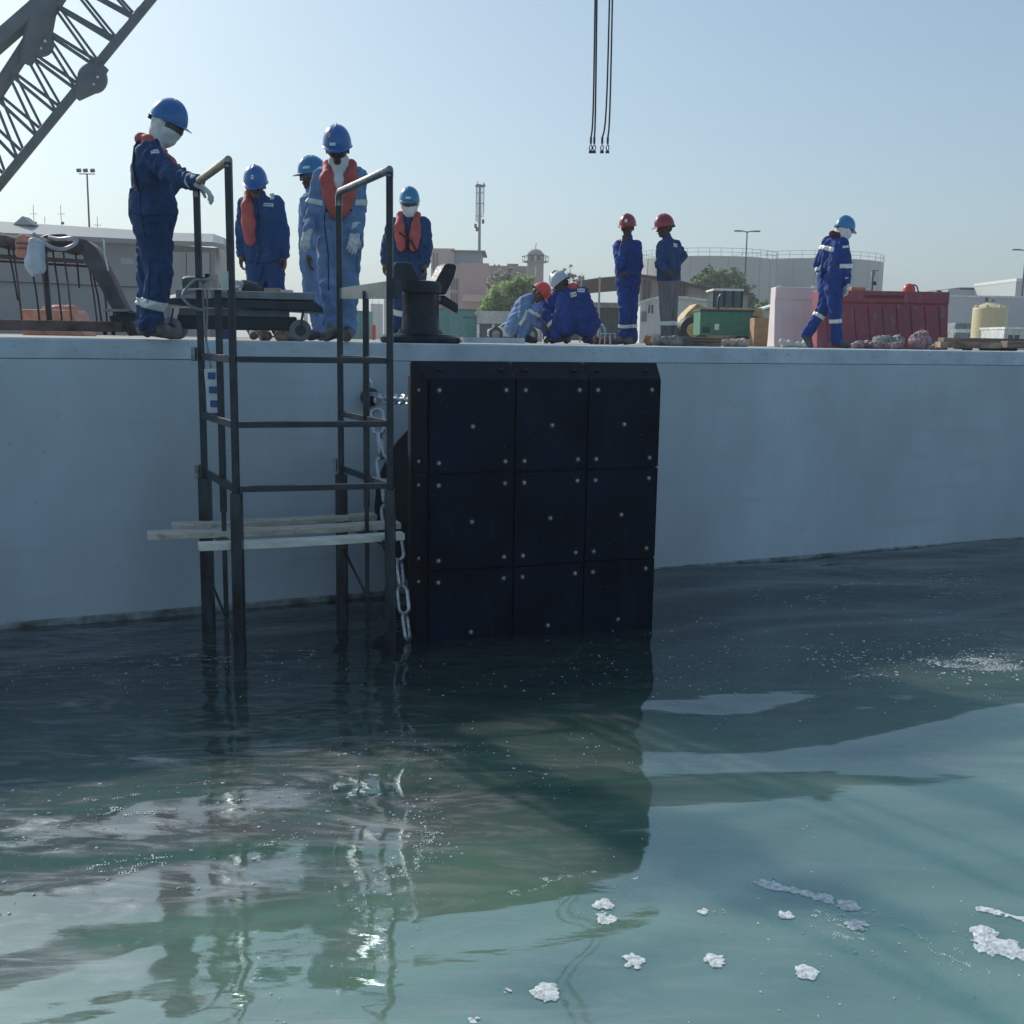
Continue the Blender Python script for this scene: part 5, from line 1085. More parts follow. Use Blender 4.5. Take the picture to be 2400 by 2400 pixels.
def head_mesh():
    f = Field(); k = .02
    f.cap((0, -.018, .045), (0, .012, .05), .080, .074, 0, k)      # skull
    f.cap((0, .03, .0), (0, .035, .05), .060, .062, 0, k)          # face
    f.cap((-.03, .005, -.045), (0, .062, -.072), .030, .026, 0, k)  # jaw
    f.cap((.03, .005, -.045), (0, .062, -.072), .030, .026, 0, k)
    f.cap((-.028, .076, .028), (.028, .076, .028), .016, None, 0, .012)   # brow
    f.cap((0, .092, .020), (0, .112, -.014), .009, .014, 0, .012)  # nose
    f.cap((-.016, .094, -.040), (.016, .094, -.040), .008, None, 0, .006)  # lips
    f.cap((-.014, .092, -.052), (.014, .092, -.052), .008, None, 0, .006)
    for s in (-1, 1):
        f.cap((s*.036, .070, -.008), (s*.050, .040, -.005), .022, .026, 0, .02)   # cheeks
        f.cap((s*.080, -.004, .022), (s*.083, -.010, -.018), .014, .010, 0, .008)  # ears
        f.cap((s*.031, .0845, .010), (s*.031, .0845, .010), .0105, None, 2, .002)  # eyes
    f.cap((0, -.03, .055), (0, -.045, .01), .078, .062, 1, .01)     # hair at the back
    F, L, lo = f.grid(.006); V, Q, OW = nets(F, lo, .006)
    return V, Q, L[OW[:, 0], OW[:, 1], OW[:, 2]]
HEAD = head_mesh()
def xform(V, o, fr, sc=1.): return o+sc*(V[:, :1]*fr[0]+V[:, 1:2]*fr[1]+V[:, 2:]*fr[2])
def Mx(o, fr):
    return Matrix(((fr[0][0], fr[1][0], fr[2][0], o[0]), (fr[0][1], fr[1][1], fr[2][1], o[1]), (fr[0][2], fr[1][2], fr[2][2], o[2]), (0, 0, 0, 1)))
def helmet(parent, o, fr, m, rimm=RIM, sticker=None, sc=1.):
    g = MB(); n = 36; rings = 9; rows = []
    def pt(a, t, inset=0):
        c, s = math.cos(a), math.sin(a)
        rx, ry, rz = .112-inset, .138-inset, .150-inset
        z = math.sin(t)*rz; k = math.cos(t)**.9
        ridge = .007*math.exp(-(math.atan2(c*rx, abs(s)*ry+1e-6)/.2)**2)*math.sin(min(1, t/.5)*math.pi/2)
        x, y = c*rx*k, s*ry*k
        return Vector((x, y, z+ridge+.02))
    vs = []; 
    for i in range(rings):
        t = i/(rings-1)*math.pi/2*.985
        for k in range(n): vs.append(pt(2*math.pi*k/n, t))
    fs = [(i*n+k, i*n+(k+1) % n, (i+1)*n+(k+1) % n, (i+1)*n+k) for i in range(rings-1) for k in range(n)]
    fs.append(tuple((rings-1)*n+k for k in range(n)))
    # brim with a peak in front
    base = len(vs)
    for rr, dz in ((1.0, -.004), (1.07, -.010), (1.07, -.015), (.97, -.008)):
        for k in range(n):
            a = 2*math.pi*k/n; s = math.sin(a); pk = max(0, s)**3*.042 if rr > 1.02 else 0
            vs.append(Vector((math.cos(a)*.112*rr, s*.138*rr+pk, .02+dz-pk*.35)))
    fs += [(base+k, base+(k+1) % n, (k+1) % n, k) for k in range(n)]
    for i in range(3): fs += [(base+i*n+k, base+(i+1)*n+k, base+(i+1)*n+(k+1) % n, base+i*n+(k+1) % n) for k in range(n)]
    # inner shell
    b2 = len(vs)
    for i in range(5):
        t = i/4*math.pi/2*.98
        for k in range(n): vs.append(pt(2*math.pi*k/n, t, .008))
    fs += [(base+3*n+k, b2+k, b2+(k+1) % n, base+3*n+(k+1) % n) for k in range(n)]
    fs += [(b2+i*n+k, b2+(i+1)*n+k, b2+(i+1)*n+(k+1) % n, b2+i*n+(k+1) % n) for i in range(4) for k in range(n)]
    g.add(vs, fs); h = g.build('helmet', m, parent, smooth=True); h.matrix_local = Mx(o, [v*sc for v in fr])
    s = MB().tube([(math.cos(2*math.pi*k/24)*.094, math.sin(2*math.pi*k/24)*.118-.003, .012) for k in range(24)], .010, 6, closed=True)
    s.box((0, -.128, .0), (.06, .022, .035)); s.build('suspension', STRAP, h, smooth=True)
    for st in (sticker or []):
        a, t, wd, hg, mm = st; c = MB(); N = 5; v2 = []
        for i in range(N):
            for j in range(3):
                aa = a+(i/(N-1)-.5)*wd; tt = t+(j/2-.5)*hg; p = pt(aa, tt); v2.append(p*1.0+(p-Vector((0, 0, .02))).normalized()*.003)
        c.add(v2, [(i*3+j, (i+1)*3+j, (i+1)*3+j+1, i*3+j+1) for i in range(N-1) for j in range(2)])
        c.build('sticker', mm, h, smooth=True)
    return h

def person(label, Y, J, cloth, legs=None, skin=SKIN, helm=HB, face=(0, -1, 0), up=(0, 0, 1), boots=BOOTG, glove=None, girth=1., h=.011,
           cover=None, goggles=False, vest=None, bands=(), stick=None, seed=0, hands=None, fold=.015, harness=None, patches=(), boot_h=.0, trunk=1., slabs=(), pockets=(), seams=(), scarf=None, group='workers in hard hats on the quay', zfoot=True, headc=0):
    ox, _ = J['root']; o0 = at(ox, 800, Y); o0.z = 0
    root = thing('person', label, 'person', o0, group=group)
    O = np.array(o0)
    def G(k):
        v = J[k]; p = np.array(at(v[0], v[1], Y+(v[2] if len(v) > 2 else 0)))-O
        if k[:4] == 'ankl' and zfoot: p[2] = v[3] if len(v) > 3 else .11
        if k[:3] == 'toe' and zfoot: p[2] = v[3] if len(v) > 3 else .045
        return p
    f = Field(); gl = girth
    sL, sR, hL, hR = G('shL'), G('shR'), G('hipL'), G('hipR'); sm, hm = (sL+sR)/2, (hL+hR)/2
    hd = G('head'); nk = sm+(hd-sm)*.25; LG = 3 if legs else 0
    dn = nrm(hm-sm)
    for s, hh in ((sL, hL), (sR, hR)):
        ch = s*.58+sm*.42+dn*.10; wst = (hh*.9+hm*.1)-dn*.14
        f.cap(s*.8+sm*.2+dn*.03, ch, .078*gl, .108*gl, 0, .05); f.cap(ch, wst, .112*gl, .118*gl*trunk, 0, .05); f.cap(wst, hh, .118*gl*trunk, .112*gl, 0, .05)
    f.cap(sm+dn*.01, nk, .082, .066, 0, .04)
    f.cap(nk, hd+(sm-hd)*.28, .058, .056, 1, .02); f.cap(sm+(hd-sm)*.12, sm+(hd-sm)*.42, .082, .070, 0, .02)
    for s in 'LR':
        sh, el, wr = G('sh'+s), G('el'+s), G('wr'+s)
        f.cap(sh+dn*.01, el, .073*gl, .060*gl, 0, .035); f.cap(el, wr, .061*gl, .047*gl, 0, .02)
        hp, kn, an = G('hip'+s), G('kn'+s), G('ankl'+s)
        f.cap(hp, kn, .112*gl, .083*gl, LG, .035); f.cap(kn, an, .084*gl, .066*gl, LG, .02)
        f.cap(an+(kn-an)*.12, an, .074*gl, .078*gl, LG, .02)
    extra = []
    fr = frame(face, up); HV, HQ, HL = HEAD
    hl = np.where(HL == 1, 2, 1)
    hl = np.where(HL == 2, 2, hl)
    extra.append((xform(HV, hd, fr, 1.06), HQ, hl))
    gloves = []
    for s, sd_ in (('L', 1), ('R', -1)):
        wr, el = G('wr'+s), G('el'+s); hh = (hands or {}).get(s, {})
        if hh is None: continue
        d = hh.get('d', nrm(wr-el)); n = hh.get('n', (0.6*sd_, 0, 0)); 
        hf = hand_field(wr+nrm(wr-el)*.01, d, n, hh.get('side', 1), hh.get('curl', .55), hh.get('spread', .1), 1.14 if glove else 1.0)
        if glove:
            hf.cap(wr-nrm(wr-el)*.06, wr, .050*gl, .036, 0, .02)
            gloves.append(hf)
        else:
            F_, L_, lo_ = hf.grid(.005); v_, q_, _ = nets(F_, lo_, .005); extra.append((v_, q_, np.ones(len(q_), int)))
    body = iso_obj('body', f, h, [cloth, skin, HAIR, legs or cloth], root, fold=fold, seed=seed, extra=extra)
    for hf in gloves: iso_obj('glove', hf, .0045, glove, root)
    helmet(root, hd+fr[2]*.028-fr[1]*.002, fr, helm, sticker=stick, sc=headc or 1.06)
    # boots
    for s in 'LR':
        an, to, kn = G('ankl'+s), G('toe'+s), G('kn'+s); b = Field()
        dz = nrm(to-an); dz2 = nrm(np.array([dz[0], dz[1], dz[2]])); ax = nrm(kn-an)
        heel = an-ax*.05-dz2*.035
        b.cap(an+ax*(.03+boot_h), an-ax*.02, .060 if not boot_h else .072, .055, 0, .02); b.cap(an-ax*.03, heel, .052, .048, 0, .02); b.cap(heel, to, .048, .044, 0, .03); b.cap(an-ax*.02, (an+to)/2, .05, .046, 0, .03)
        zl = O[2]
        def cut(F, lo, hh_):
            z = lo[2]+hh_*np.arange(F.shape[2]); return np.maximum(F, (.004-z)[None, None, :])
        iso_obj('boot', b, .009, boots, root, cut=cut if zfoot else None)
    if cover:
        c = Field(); T = lambda p: tuple(xform(np.array([p], float), hd, fr)[0])
        c.cap(T((0, -.02, .0)), T((0, -.03, -.06)), .088, .082, 0, .03); c.cap(T((0, .045, -.03)), T((0, .045, -.075)), .068, .058, 0, .03)
        c.cap(T((0, -.03, .03)), T((0, -.01, -.03)), .093, .085, 0, .03)
        c.cap(T((-.03, .05, -.02)), T((.03, .05, -.02)), .06, None, 0, .03); c.cap(T((-.078, -.01, .015)), T((.078, -.01, .015)), .034, None, 0, .03)
        c.cap(T((0, -.01, -.08)), tuple(nk+np.array([0, 0, .0])), .07, .072, 0, .03)
        iso_obj('face_cover', c, .007, cover, root, fold=.008, seed=seed)
    if goggles:
        c = MB(); v = []; N = 13
        for i in range(N):
            a = R(-78)+R(156)*i/(N-1); z1 = .030-.004*abs(a)
            for z in (z1, -.022+.012*abs(a)):
                for rr in (.122, .114): v.append(tuple(xform(np.array([[math.sin(a)*rr*.86, math.cos(a)*rr+.008, z]]), hd, fr)[0]))
        fs = []
        for i in range(N-1):
            k = i*4; fs += [(k, k+4, k+6, k+2), (k+1, k+3, k+7, k+5), (k, k+1, k+5, k+4), (k+2, k+6, k+7, k+3)]
        fs += [(0, 2, 3, 1), (4*N-4, 4*N-3, 4*N-1, 4*N-2)]
        c.add(v, fs).build('goggles', GLASS, root, smooth=True)
    if scarf:
        c = Field(); fb = nrm(np.cross(nrm(sR-sL), dn)); fb = fb if fb[1] < 0 else -fb
        c.cap(nk, sm+(hd-sm)*.55, .080, .086, 0, .03); c.cap(nk+fb*.05, sm+fb*.115+dn*.08, .055, .05, 0, .03); c.cap(sm+fb*.115+dn*.08, sm+fb*.135*girth+dn*.2, .05, .02, 0, .03)
        iso_obj('scarf', c, .009, scarf, root, fold=.012, seed=seed)
    if vest:
        c = Field(); fb = nrm(np.cross(nrm(sR-sL), dn)); fb = fb if np.dot(fb, vest.get('front', (0, -1, 0))) > 0 else -fb
        L_ = vest.get('len', .36)
        for s in (sL, sR):
            if vest.get('only') is not None and ((s is sL) != (vest['only'] == 'L')): continue
            sp = vest.get('sp', .42); bs = vest.get('bs', .34); base = sm*(1-sp)+s*sp; wv = vest.get('w', .058)
            p0 = base-dn*.085-fb*.01; p1 = base+fb*(.105*gl)+dn*.05; p2 = sm*(1-bs)+s*bs+fb*.150*gl+dn*L_; fx = (fb, 1.55)
            c.cap(p0, p1, .044, wv*.95, 0, .03); c.cap(p1, (p1+p2)/2, wv, wv*1.12, 0, .03, fx); c.cap((p1+p2)/2, p2, wv*1.12, wv*.9, 0, .03, fx)
            c.cap(sm-fb*.075-dn*.10, p0, .040, .042, 0, .03)
        iso_obj('life_vest', c, .010, vest.get('m', VEST), root, fold=.004, seed=seed+3)
        c = MB()
        if L_ < .25 or vest.get('only'): L_ = None
        ring = []
        for i in range(24 if L_ else 0):
            a = 2*math.pi*i/24; ring.append(tuple(sm+dn*(L_-.02)+(sR-sL)*.44*math.cos(a)+fb*(.155*gl)*math.sin(a)))
        if ring: c.tube(ring, .013, 6, closed=True).build('waist_strap', STRAP, root, smooth=True)
    if harness:
        for pts in harness: MB().tube([tuple(np.array(at(p[0], p[1], Y+p[2]))-O) for p in pts], .012, 6).build('strap', STRAP, root, smooth=True)
    for (ka, kb, t, wd) in bands:
        a_, b2 = G(ka), G(kb); c = a_+(b2-a_)*t; ax = nrm(b2-a_)
        lo = c-.17; hi = c+.17; F, L, lo = f.grid(.007, lo, hi, fold=fold, seed=seed)
        n = F.shape; X, Yg, Z = np.meshgrid(*[lo[i]+.007*np.arange(n[i])-c[i] for i in range(3)], indexing='ij')
        al = X*ax[0]+Yg*ax[1]+Z*ax[2]; rad = np.sqrt(np.maximum(0, X*X+Yg*Yg+Z*Z-al*al))
        F = np.maximum(np.maximum(F-.006, np.abs(al)-wd/2), rad-.125)
        F[0] = F[-1] = 1; F[:, 0] = F[:, -1] = 1; F[:, :, 0] = F[:, :, -1] = 1
        V, Q, OW = nets(F, lo, .007); raw_obj('reflective_band', V, Q, np.zeros(len(Q)), BAND, root)
    for (px, py, dy, ax, wd, rl) in slabs:
        c = np.array(at(px, py, Y+dy))-O; ax = nrm(ax)
        lo = c-rl-.03; hi = c+rl+.03; F, L, lo = f.grid(.008, lo, hi, fold=fold, seed=seed); n = F.shape
        X, Yg, Z = np.meshgrid(*[lo[i]+.008*np.arange(n[i])-c[i] for i in range(3)], indexing='ij')
        F = np.maximum(np.maximum(F-.006, np.abs(X*ax[0]+Yg*ax[1]+Z*ax[2])-wd/2), np.sqrt(X*X+Yg*Yg+Z*Z)-rl)
        V, Q, OW = nets(F, lo, .008); raw_obj('reflective_band', V, Q, np.zeros(len(Q)), BAND, root)
    from mathutils.bvhtree import BVHTree
    bv = BVHTree.FromPolygons([tuple(v.co) for v in body.data.vertices], [tuple(p.vertices) for p in body.data.polygons])
    def hit(x, z, off=.005):
        h_, nn_, _, _ = bv.ray_cast(Vector((x, -1.2, z)), Vector((0, 1, 0)))
        return None if h_ is None else Vector(h_)+Vector((0, -off, 0))
    def decal(px, py, wd, hg, rot, mm, nm, off=.006, par=None):
        p = np.array(at(px, py, Y-.1))-O; n1, n2 = 6, 5; v = []; c_, s_ = math.cos(R(rot)), math.sin(R(rot))
        for i in range(n1+1):
            for j in range(n2+1):
                a_, b_ = (i/n1-.5)*wd, (j/n2-.5)*hg; q_ = hit(p[0]+a_*c_+b_*s_, p[2]-a_*s_+b_*c_, off)
                v.append(q_)
        ok = [q_ for q_ in v if q_ is not None]
        if not ok: return None
        ym = sorted(q_.y for q_ in ok)[len(ok)//2]
        for k, q_ in enumerate(v):
            if q_ is None or abs(q_.y-ym) > .07:
                i, j = divmod(k, n2+1); a_, b_ = (i/n1-.5)*wd, (j/n2-.5)*hg; v[k] = Vector((p[0]+a_*c_+b_*s_, ym, p[2]-a_*s_+b_*c_))
        K = len(v); v = v+[q_+Vector((0, .02, 0)) for q_ in v]; fs = []
        for i in range(n1):
            for j in range(n2):
                k = i*(n2+1)+j; fs += [(k, k+n2+1, k+n2+2, k+1), (K+k, K+k+1, K+k+n2+2, K+k+n2+1)]
        for i in range(n1):
            for j in (0, n2): k = i*(n2+1)+j; fs.append((k, K+k, K+k+n2+1, k+n2+1))
        for j in range(n2):
            for i in (0, n1): k = i*(n2+1)+j; fs.append((k, k+1, K+k+1, K+k))
        return MB().add(v, fs).build(nm, mm, par or root, smooth=True)
    for (px, py, dy, wd, hg, rot, mm, kind) in patches:
        po = decal(px, py, wd, hg, rot, mm, 'patch')
        if kind == 'marks' and po:
            for i in range(4): decal(px+((i/3-.5)*wd*.7)*F_PX/Y, py+((i/3-.5)*wd*.7)*F_PX/Y*math.sin(R(rot)), wd*.07, hg*(.5, .35, .5, .42)[i], rot+(0, 8, -6, 0)[i], CLOTHR, 'mark', .0085, po)
    for (px, py, wd, hg, rot) in pockets:
        po = decal(px, py, wd, hg, rot, cloth if not legs or py < 655 else legs, 'pocket', .007); 
        if po: decal(px, py-hg*.42*F_PX/Y, wd*1.06, hg*.24, rot, cloth if not legs or py < 655 else legs, 'flap', .012, po)
    for ln_ in seams:
        P_ = smooth_pts([Vector((q_[0], q_[1], 0)) for q_ in ln_], 8); Q_ = []
        for q_ in P_:
            p = np.array(at(q_.x, q_.y, Y-.1))-O; h_ = hit(p[0], p[2], .001)
            if h_ is not None: Q_.append(h_)
        if len(Q_) > 3: MB().tube(Q_, .0045, 5).build('seam', STRAP, root, smooth=True)
    return root
S = dict
# 1: stout worker on the very edge, hand on the rail
person('stout worker in navy coveralls and white face mask resting one hand on the ladder rail', 8.62,
    S(root=(368, 787), head=(391, 297, 0), shL=(348, 357, -.17), shR=(362, 360, .17), elL=(402, 412, -.36), wrL=(460, 428, -.57), elR=(395, 440, .26), wrR=(420, 405, .2),
      hipL=(360, 540, -.10), hipR=(362, 540, .10), knL=(374, 640, -.10), knR=(352, 645, .12), anklL=(352, 750, -.08, .12), anklR=(345, 745, .14, .12), toeL=(412, 780, -.08), toeR=(402, 780, .15)),
    CLOTHD, helm=HB, face=(.93, -.12, -.34), up=(.3, 0, 1), glove=GLOVE, girth=1.17, h=.009, cover=WHITE, goggles=True, vest=S(front=(1, 0, -.1), len=.10, sp=.30, w=.035), trunk=1.22,
    bands=(('knL', 'anklL', .62, .07), ('knR', 'anklR', .55, .06)), seed=1, boots=BOOTG, hands=S(L=S(d=(.75, .0, -.6), n=(-.5, .0, -.8), curl=.75, side=1), R=None), fold=.018,
    harness=[[(326, 330, -.12), (316, 345, -.16), (312, 385, -.2), (318, 430, -.24), (333, 462, -.25)]], patches=[(381, 366, -.262, .055, .028, -14, STICK, 'marks')], pockets=[(372, 585, .10, .15, 4)], seams=[[(352, 430), (345, 480), (352, 540), (360, 640), (350, 730)], [(316, 498), (350, 512), (412, 505)]])
# 2: facing us, head bowed
person('bowed worker in mid blue coveralls facing us, small square badge on his helmet', 11.3,
    S(root=(617, 790), head=(600, 437, -.05), shL=(574, 476, 0), shR=(648, 474, 0), elL=(566, 542, .02), wrL=(565, 596, -.02), elR=(664, 540, .02), wrR=(667, 598, -.02),
      hipL=(602, 606, 0), hipR=(640, 606, 0), knL=(597, 695, -.04), knR=(648, 695, -.02), anklL=(598, 780, 0), anklR=(655, 780, 0), toeL=(594, 786, -.18), toeR=(660, 786, -.18)),
    CLOTHM, helm=HB, face=(.03, -1, -.40), up=(0, -.3, 1), skin=SKIN, girth=1.04, seed=2, goggles=True, vest=S(only='L', len=.38, sp=.72, bs=.62, w=.06), hands=S(L=S(n=(.8, 0, 0), curl=.6), R=S(n=(-.8, 0, 0), curl=.6, side=-1)),
    stick=[(math.pi/2, .45, .22, .26, STICK), (math.pi/2, .45, .10, .12, mat('badge_green', (.05, .2, .12), .5))], patches=[(629, 480, -.155, .10, .035, 3, STICK, 'marks'), (632, 492, -.158, .075, .006, 3, CLOTHD, ''), (635, 459, -.09, .04, .06, -10, STICK, '')], pockets=[(632, 505, .12, .13, 2)], seams=[[(603, 470), (607, 520), (612, 600)], [(585, 612), (615, 618), (652, 612)]], boots=BOOTG)
# 3: profile behind
person('dark faced worker in pale blue seen in profile, half hidden behind the tallest worker', 11.0,
    S(root=(737, 790), head=(733, 417, 0), shL=(722, 470, -.10), shR=(750, 470, .12), elL=(716, 540, -.14), wrL=(722, 596, -.18), elR=(765, 540, .16), wrR=(745, 600, .1),
      hipL=(730, 606, -.08), hipR=(742, 606, .09), knL=(732, 695, -.1), knR=(756, 690, .1), anklL=(752, 775, -.06, .12), anklR=(772, 775, .14, .12), toeL=(728, 787, -.08), toeR=(752, 787, .1)),
    CLOTHL, helm=HBL, face=(-.8, -.45, -.08), skin=SKIND, girth=1.0, seed=3, goggles=True, boots=mat('grey_gumboot', (.08, .085, .10), .5), boot_h=.22, hands=S(L=S(n=(.5, 0, 0), curl=.6), R=S(n=(-.5, 0, 0))),
    stick=[(math.pi*.78, .25, .5, .16, STICK)])
# 4: tall, pale blue, red life vest
person('tall worker in pale blue coveralls, red life vest and white gloves, looking down', 9.42,
    S(root=(797, 790), head=(791, 353, -.05), shL=(752, 412, .0), shR=(840, 410, .04), elL=(735, 486, -.02), wrL=(722, 540, -.14), elR=(842, 486, .06), wrR=(832, 546, -.10),
      hipL=(772, 562, 0), hipR=(818, 562, .02), knL=(774, 665, -.05), knR=(816, 665, 0), anklL=(783, 760, 0, .12), anklR=(816, 765, .02, .12), toeL=(765, 785, -.16), toeR=(812, 785, -.18)),
    CLOTHL, helm=HB, face=(.10, -1, -.36), up=(0, -.25, 1), skin=SKIND, scarf=WHITE, glove=GLOVE, girth=1.03, h=.009, seed=4, vest=S(len=.32, sp=.60, bs=.13, w=.066), goggles=False,
    bands=(('shL', 'elL', .86, .045), ('shR', 'elR', .86, .055)), hands=S(L=S(n=(.4, .9, 0), curl=.4, side=-1, spread=.16), R=S(n=(-.4, .9, 0), curl=.4, spread=.16)), fold=.018,
    stick=[(math.pi*.42, .16, .42, .14, STICK), (math.pi*.32, .62, .22, .26, mat('badge_tan', (.5, .36, .22), .6))], pockets=[(826, 448, .12, .13, -4), (822, 610, .13, .17, 3)], seams=[[(792, 475), (794, 520), (797, 570)], [(768, 470), (762, 520), (770, 600), (772, 680)]])
# 5: behind the bollard
person('worker in navy with red life vest collar and white mask standing behind the black bollard', 13.1,
    S(root=(958, 795), head=(960, 480, -.02), shL=(921, 522, .0), shR=(994, 522, .0), elL=(906, 574, .02), wrL=(902, 616, -.05), elR=(1002, 574, .02), wrR=(998, 618, -.05),
      hipL=(940, 640, 0), hipR=(976, 640, 0), knL=(938, 712, -.05), knR=(980, 712, 0), anklL=(926, 780, 0), anklR=(985, 780, .02), toeL=(920, 790, -.2), toeR=(990, 790, -.2)),
    CLOTHD, helm=HBL, face=(-.02, -1, -.12), skin=SKIN, girth=1.05, seed=5, cover=WHITE, goggles=True, vest=S(len=.29, sp=.52, bs=.40, w=.056), bands=(('knL', 'anklL', .3, .07),),
    hands=S(L=S(n=(.8, -.2, 0), curl=.6), R=S(n=(-.8, -.2, 0), curl=.6, side=-1)), stick=[(math.pi/2, .16, .5, .14, STICK)], boots=BOOTD,
    pockets=[(984, 590, .11, .12, 0)], seams=[[(960, 560), (960, 600), (960, 650)]], harness=[[(936, 545, -.17), (950, 556, -.19), (963, 565, -.19), (978, 590, -.19), (988, 606, -.16)]])
# 6: crouching, pale blue, bright red helmet
person('crouching worker in pale blue coveralls with bright red helmet, face turned down to the right', 16.6,
    S(root=(1225, 800), head=(1262, 690, -.02), shL=(1232, 704, -.15), shR=(1238, 702, .17), elL=(1222, 742, -.24), wrL=(1262, 762, -.16), elR=(1240, 738, .26), wrR=(1272, 760, .16),
      hipL=(1203, 768, -.12), hipR=(1205, 768, .12), knL=(1256, 727, -.16), knR=(1258, 727, .20), anklL=(1222, 790, -.16), anklR=(1226, 790, .16), toeL=(1250, 796, -.16), toeR=(1254, 796, .2)),
    CLOTHL, helm=HRB, face=(.62, -.25, -.72), up=(.72, 0, .62), skin=SKIN, girth=1.12, seed=6, hands=S(L=S(d=(.8, 0, -.5), n=(0, 0, -1)), R=S(d=(.8, 0, -.5), n=(0, 0, -1))), boots=BOOTD,
    bands=(('elL', 'wrL', .1, .05), ('knL', 'anklL', .12, .05)))
# 7: hidden between the two crouching ones
person('worker in a dark helmet crouching mostly hidden between his two squatting mates', 17.6,
    S(root=(1290, 800), head=(1309, 664, 0), shL=(1280, 700, 0), shR=(1326, 700, .02), elL=(1266, 738, -.1), wrL=(1284, 762, -.26), elR=(1340, 736, 0), wrR=(1320, 762, -.1),
      hipL=(1286, 762, .1), hipR=(1318, 762, .1), knL=(1278, 738, -.3), knR=(1330, 738, -.2), anklL=(1284, 790, -.2), anklR=(1325, 790, -.1), toeL=(1280, 796, -.4), toeR=(1328, 796, -.3)),
    CLOTHR, helm=HK, face=(-.35, -.6, -.5), up=(-.2, 0, 1), skin=SKIND, girth=1.1, seed=7, boots=BOOTD, hands=S(L=S(n=(1, 0, 0)), R=S(n=(-1, 0, 0))), bands=(('elL', 'wrL', .1, .05),))
# 8: back to us
person('squatting worker seen from behind, pale helmet, white back patches and red collar', 16.2,
    S(root=(1352, 800), head=(1317, 668, .0), shL=(1322, 690, -.02), shR=(1366, 684, .02), elL=(1311, 738, -.05), wrL=(1300, 766, .16), elR=(1390, 740, -.02), wrR=(1372, 776, .14),
      hipL=(1332, 766, .0), hipR=(1368, 766, .02), knL=(1296, 752, .22), knR=(1392, 758, .3), anklL=(1308, 790, .1), anklR=(1376, 790, .14), toeL=(1294, 796, .24), toeR=(1386, 796, .3)),
    CLOTHR, helm=HG, face=(-.75, .25, -.6), up=(-.55, .1, .8), skin=SKIND, girth=1.2, trunk=1.15, seed=8, boots=BOOTD, hands=S(L=S(n=(1, 0, 0)), R=S(n=(-1, 0, 0))), vest=S(front=(-.2, 1, 0), len=.2, sp=.3),
    bands=(('knL', 'anklL', .25, .06),), patches=[(1344, 690, -.16, .09, .07, -14, STICK, 'marks'), (1362, 680, -.13, .11, .055, 4, STICK, 'marks')], seams=[[(1322, 706), (1350, 700), (1382, 706)], [(1330, 742), (1356, 748), (1386, 742)]])
# 9: hand to chin
person('worker in royal blue with red helmet holding one hand up to his chin', 15.9,
    S(root=(1470, 800), head=(1471, 536, 0), shL=(1449, 575, -.06), shR=(1492, 573, .08), elL=(1452, 622, -.20), wrL=(1462, 576, -.22), elR=(1497, 625, .02), wrR=(1470, 640, -.2),
      hipL=(1462, 660, -.02), hipR=(1482, 660, .06), knL=(1464, 722, -.04), knR=(1480, 722, .06), anklL=(1462, 782, 0), anklR=(1482, 782, .05), toeL=(1442, 792, -.10), toeR=(1466, 793, -.12)),
    CLOTHR, helm=HR, face=(-.55, -.85, -.12), skin=SKIND, girth=1.02, seed=9, boots=BOOTG, bands=(('knL', 'anklL', .62, .05), ('knR', 'anklR', .62, .05)),
    pockets=[(1480, 598, .11, .12, 0)], seams=[[(1448, 664), (1470, 672), (1500, 664)]], hands=S(L=S(d=(.1, 0, 1), n=(0, .8, .0), curl=.9), R=S(n=(0, .5, .5), curl=.6)), stick=[(math.pi*.2, .5, .5, .35, STICK), (math.pi*.62, .4, .3, .3, STICK)])
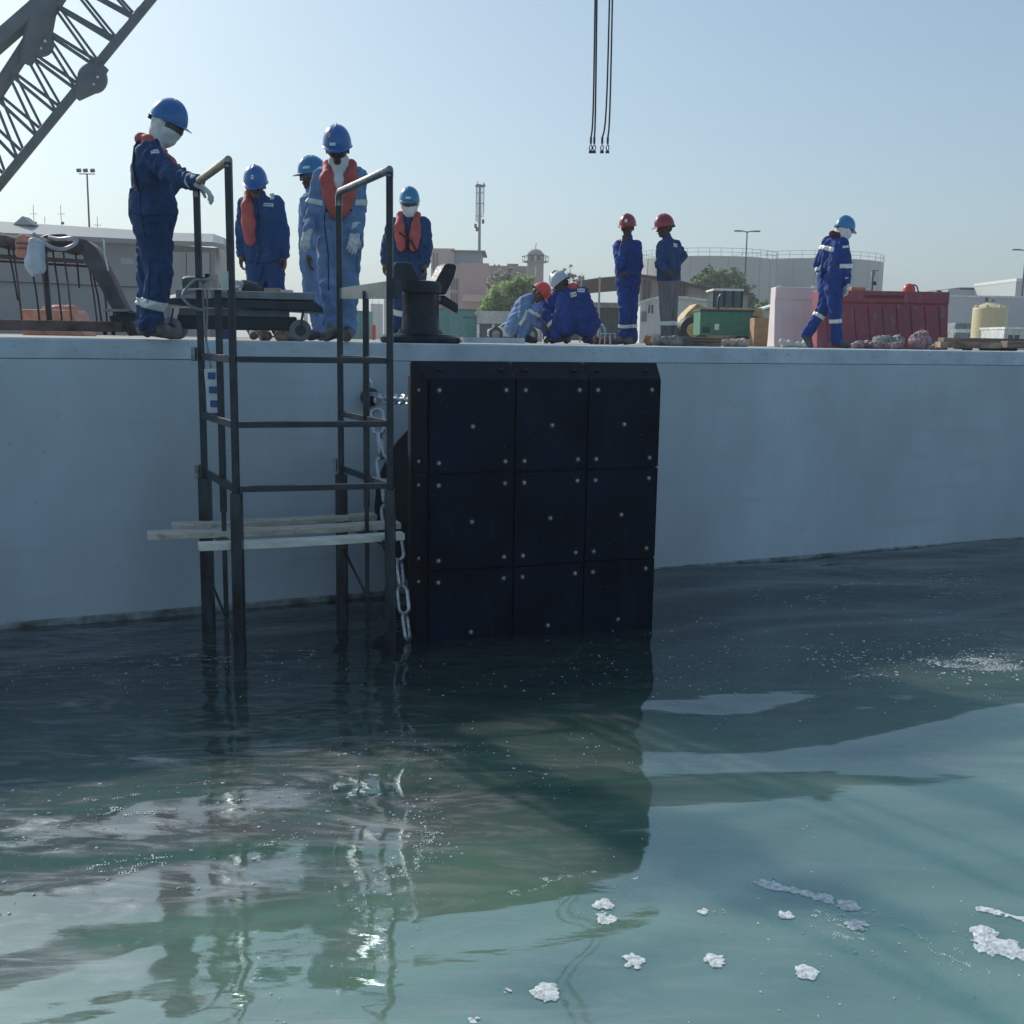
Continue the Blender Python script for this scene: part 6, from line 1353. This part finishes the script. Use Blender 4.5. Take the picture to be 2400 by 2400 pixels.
# 10: grey trousers
person('worker in grey trousers and blue jacket with maroon helmet, hands on his hips', 15.7,
    S(root=(1565, 800), head=(1558, 537, 0), shL=(1552, 574, -.10), shR=(1582, 572, .10), elL=(1546, 620, -.2), wrL=(1562, 632, -.26), elR=(1600, 600, .2), wrR=(1584, 622, .05),
      hipL=(1561, 655, -.06), hipR=(1574, 655, .07), knL=(1560, 720, -.05), knR=(1574, 720, .07), anklL=(1561, 780, -.03), anklR=(1576, 780, .08), toeL=(1542, 792, -.08), toeR=(1558, 793, .02)),
    CLOTHD, legs=TROUS, helm=HR, face=(-.9, -.3, -.15), skin=SKIND, girth=1.04, seed=10, boots=BOOTG, bands=(('knL', 'anklL', .52, .06), ('knR', 'anklR', .52, .06)),
    hands=S(L=S(d=(.5, -.3, -.4), n=(.3, .6, -.2), curl=1.0), R=S(d=(-.5, -.3, -.5), n=(0, .6, 0))), stick=[(math.pi*.35, .35, .45, .3, STICK), (math.pi*.05, .7, .4, .35, STICK)], patches=[(1584, 574, -.08, .06, .05, 8, STICK, 'marks')], pockets=[(1566, 695, .12, .16, 2)], seams=[[(1545, 655), (1565, 658), (1588, 652)]])
# 11: walking
person('worker in royal blue with white neck cloth striding past the red barrier', 15.3,
    S(root=(1950, 805), head=(1978, 542, 0), shL=(1940, 566, .10), shR=(1976, 568, -.14), elL=(1918, 618, .16), wrL=(1922, 652, .12), elR=(1986, 625, -.16), wrR=(1984, 662, -.14),
      hipL=(1938, 676, .07), hipR=(1954, 676, -.08), knL=(1932, 718, .06), knR=(1958, 733, -.10), anklL=(1893, 770, .06, .20), anklR=(1960, 790, -.08), toeL=(1900, 797, .06, .03), toeR=(1988, 800, -.10)),
    CLOTHR, helm=HBL, face=(.9, .38, -.22), up=(.25, 0, 1), skin=SKIN, glove=GLOVE, girth=1.06, seed=11, cover=WHITE, boots=mat('muddy_grey_boot', (.10, .11, .12), .7, var=.3, scale=12),
    bands=(('knR', 'anklR', .30, .055), ('knL', 'anklL', .35, .055), ('elR', 'wrR', -.05, .06), ('elL', 'wrL', .4, .05)), hands=S(L=S(n=(.8, 0, 0)), R=S(n=(-.6, -.3, 0), curl=.6, side=-1)),
    slabs=[(1930, 580, .0, (.42, 0, .9), .06, .20)], pockets=[(1935, 640, .12, .15, 6)], seams=[[(1912, 612), (1940, 622), (1965, 615)]], patches=[(1976, 580, -.226, .09, .03, -6, STICK, '')], vest=S(front=(1, .3, 0), len=.05, sp=.25, m=mat('maroon_collar', (.12, .02, .03), .8)))
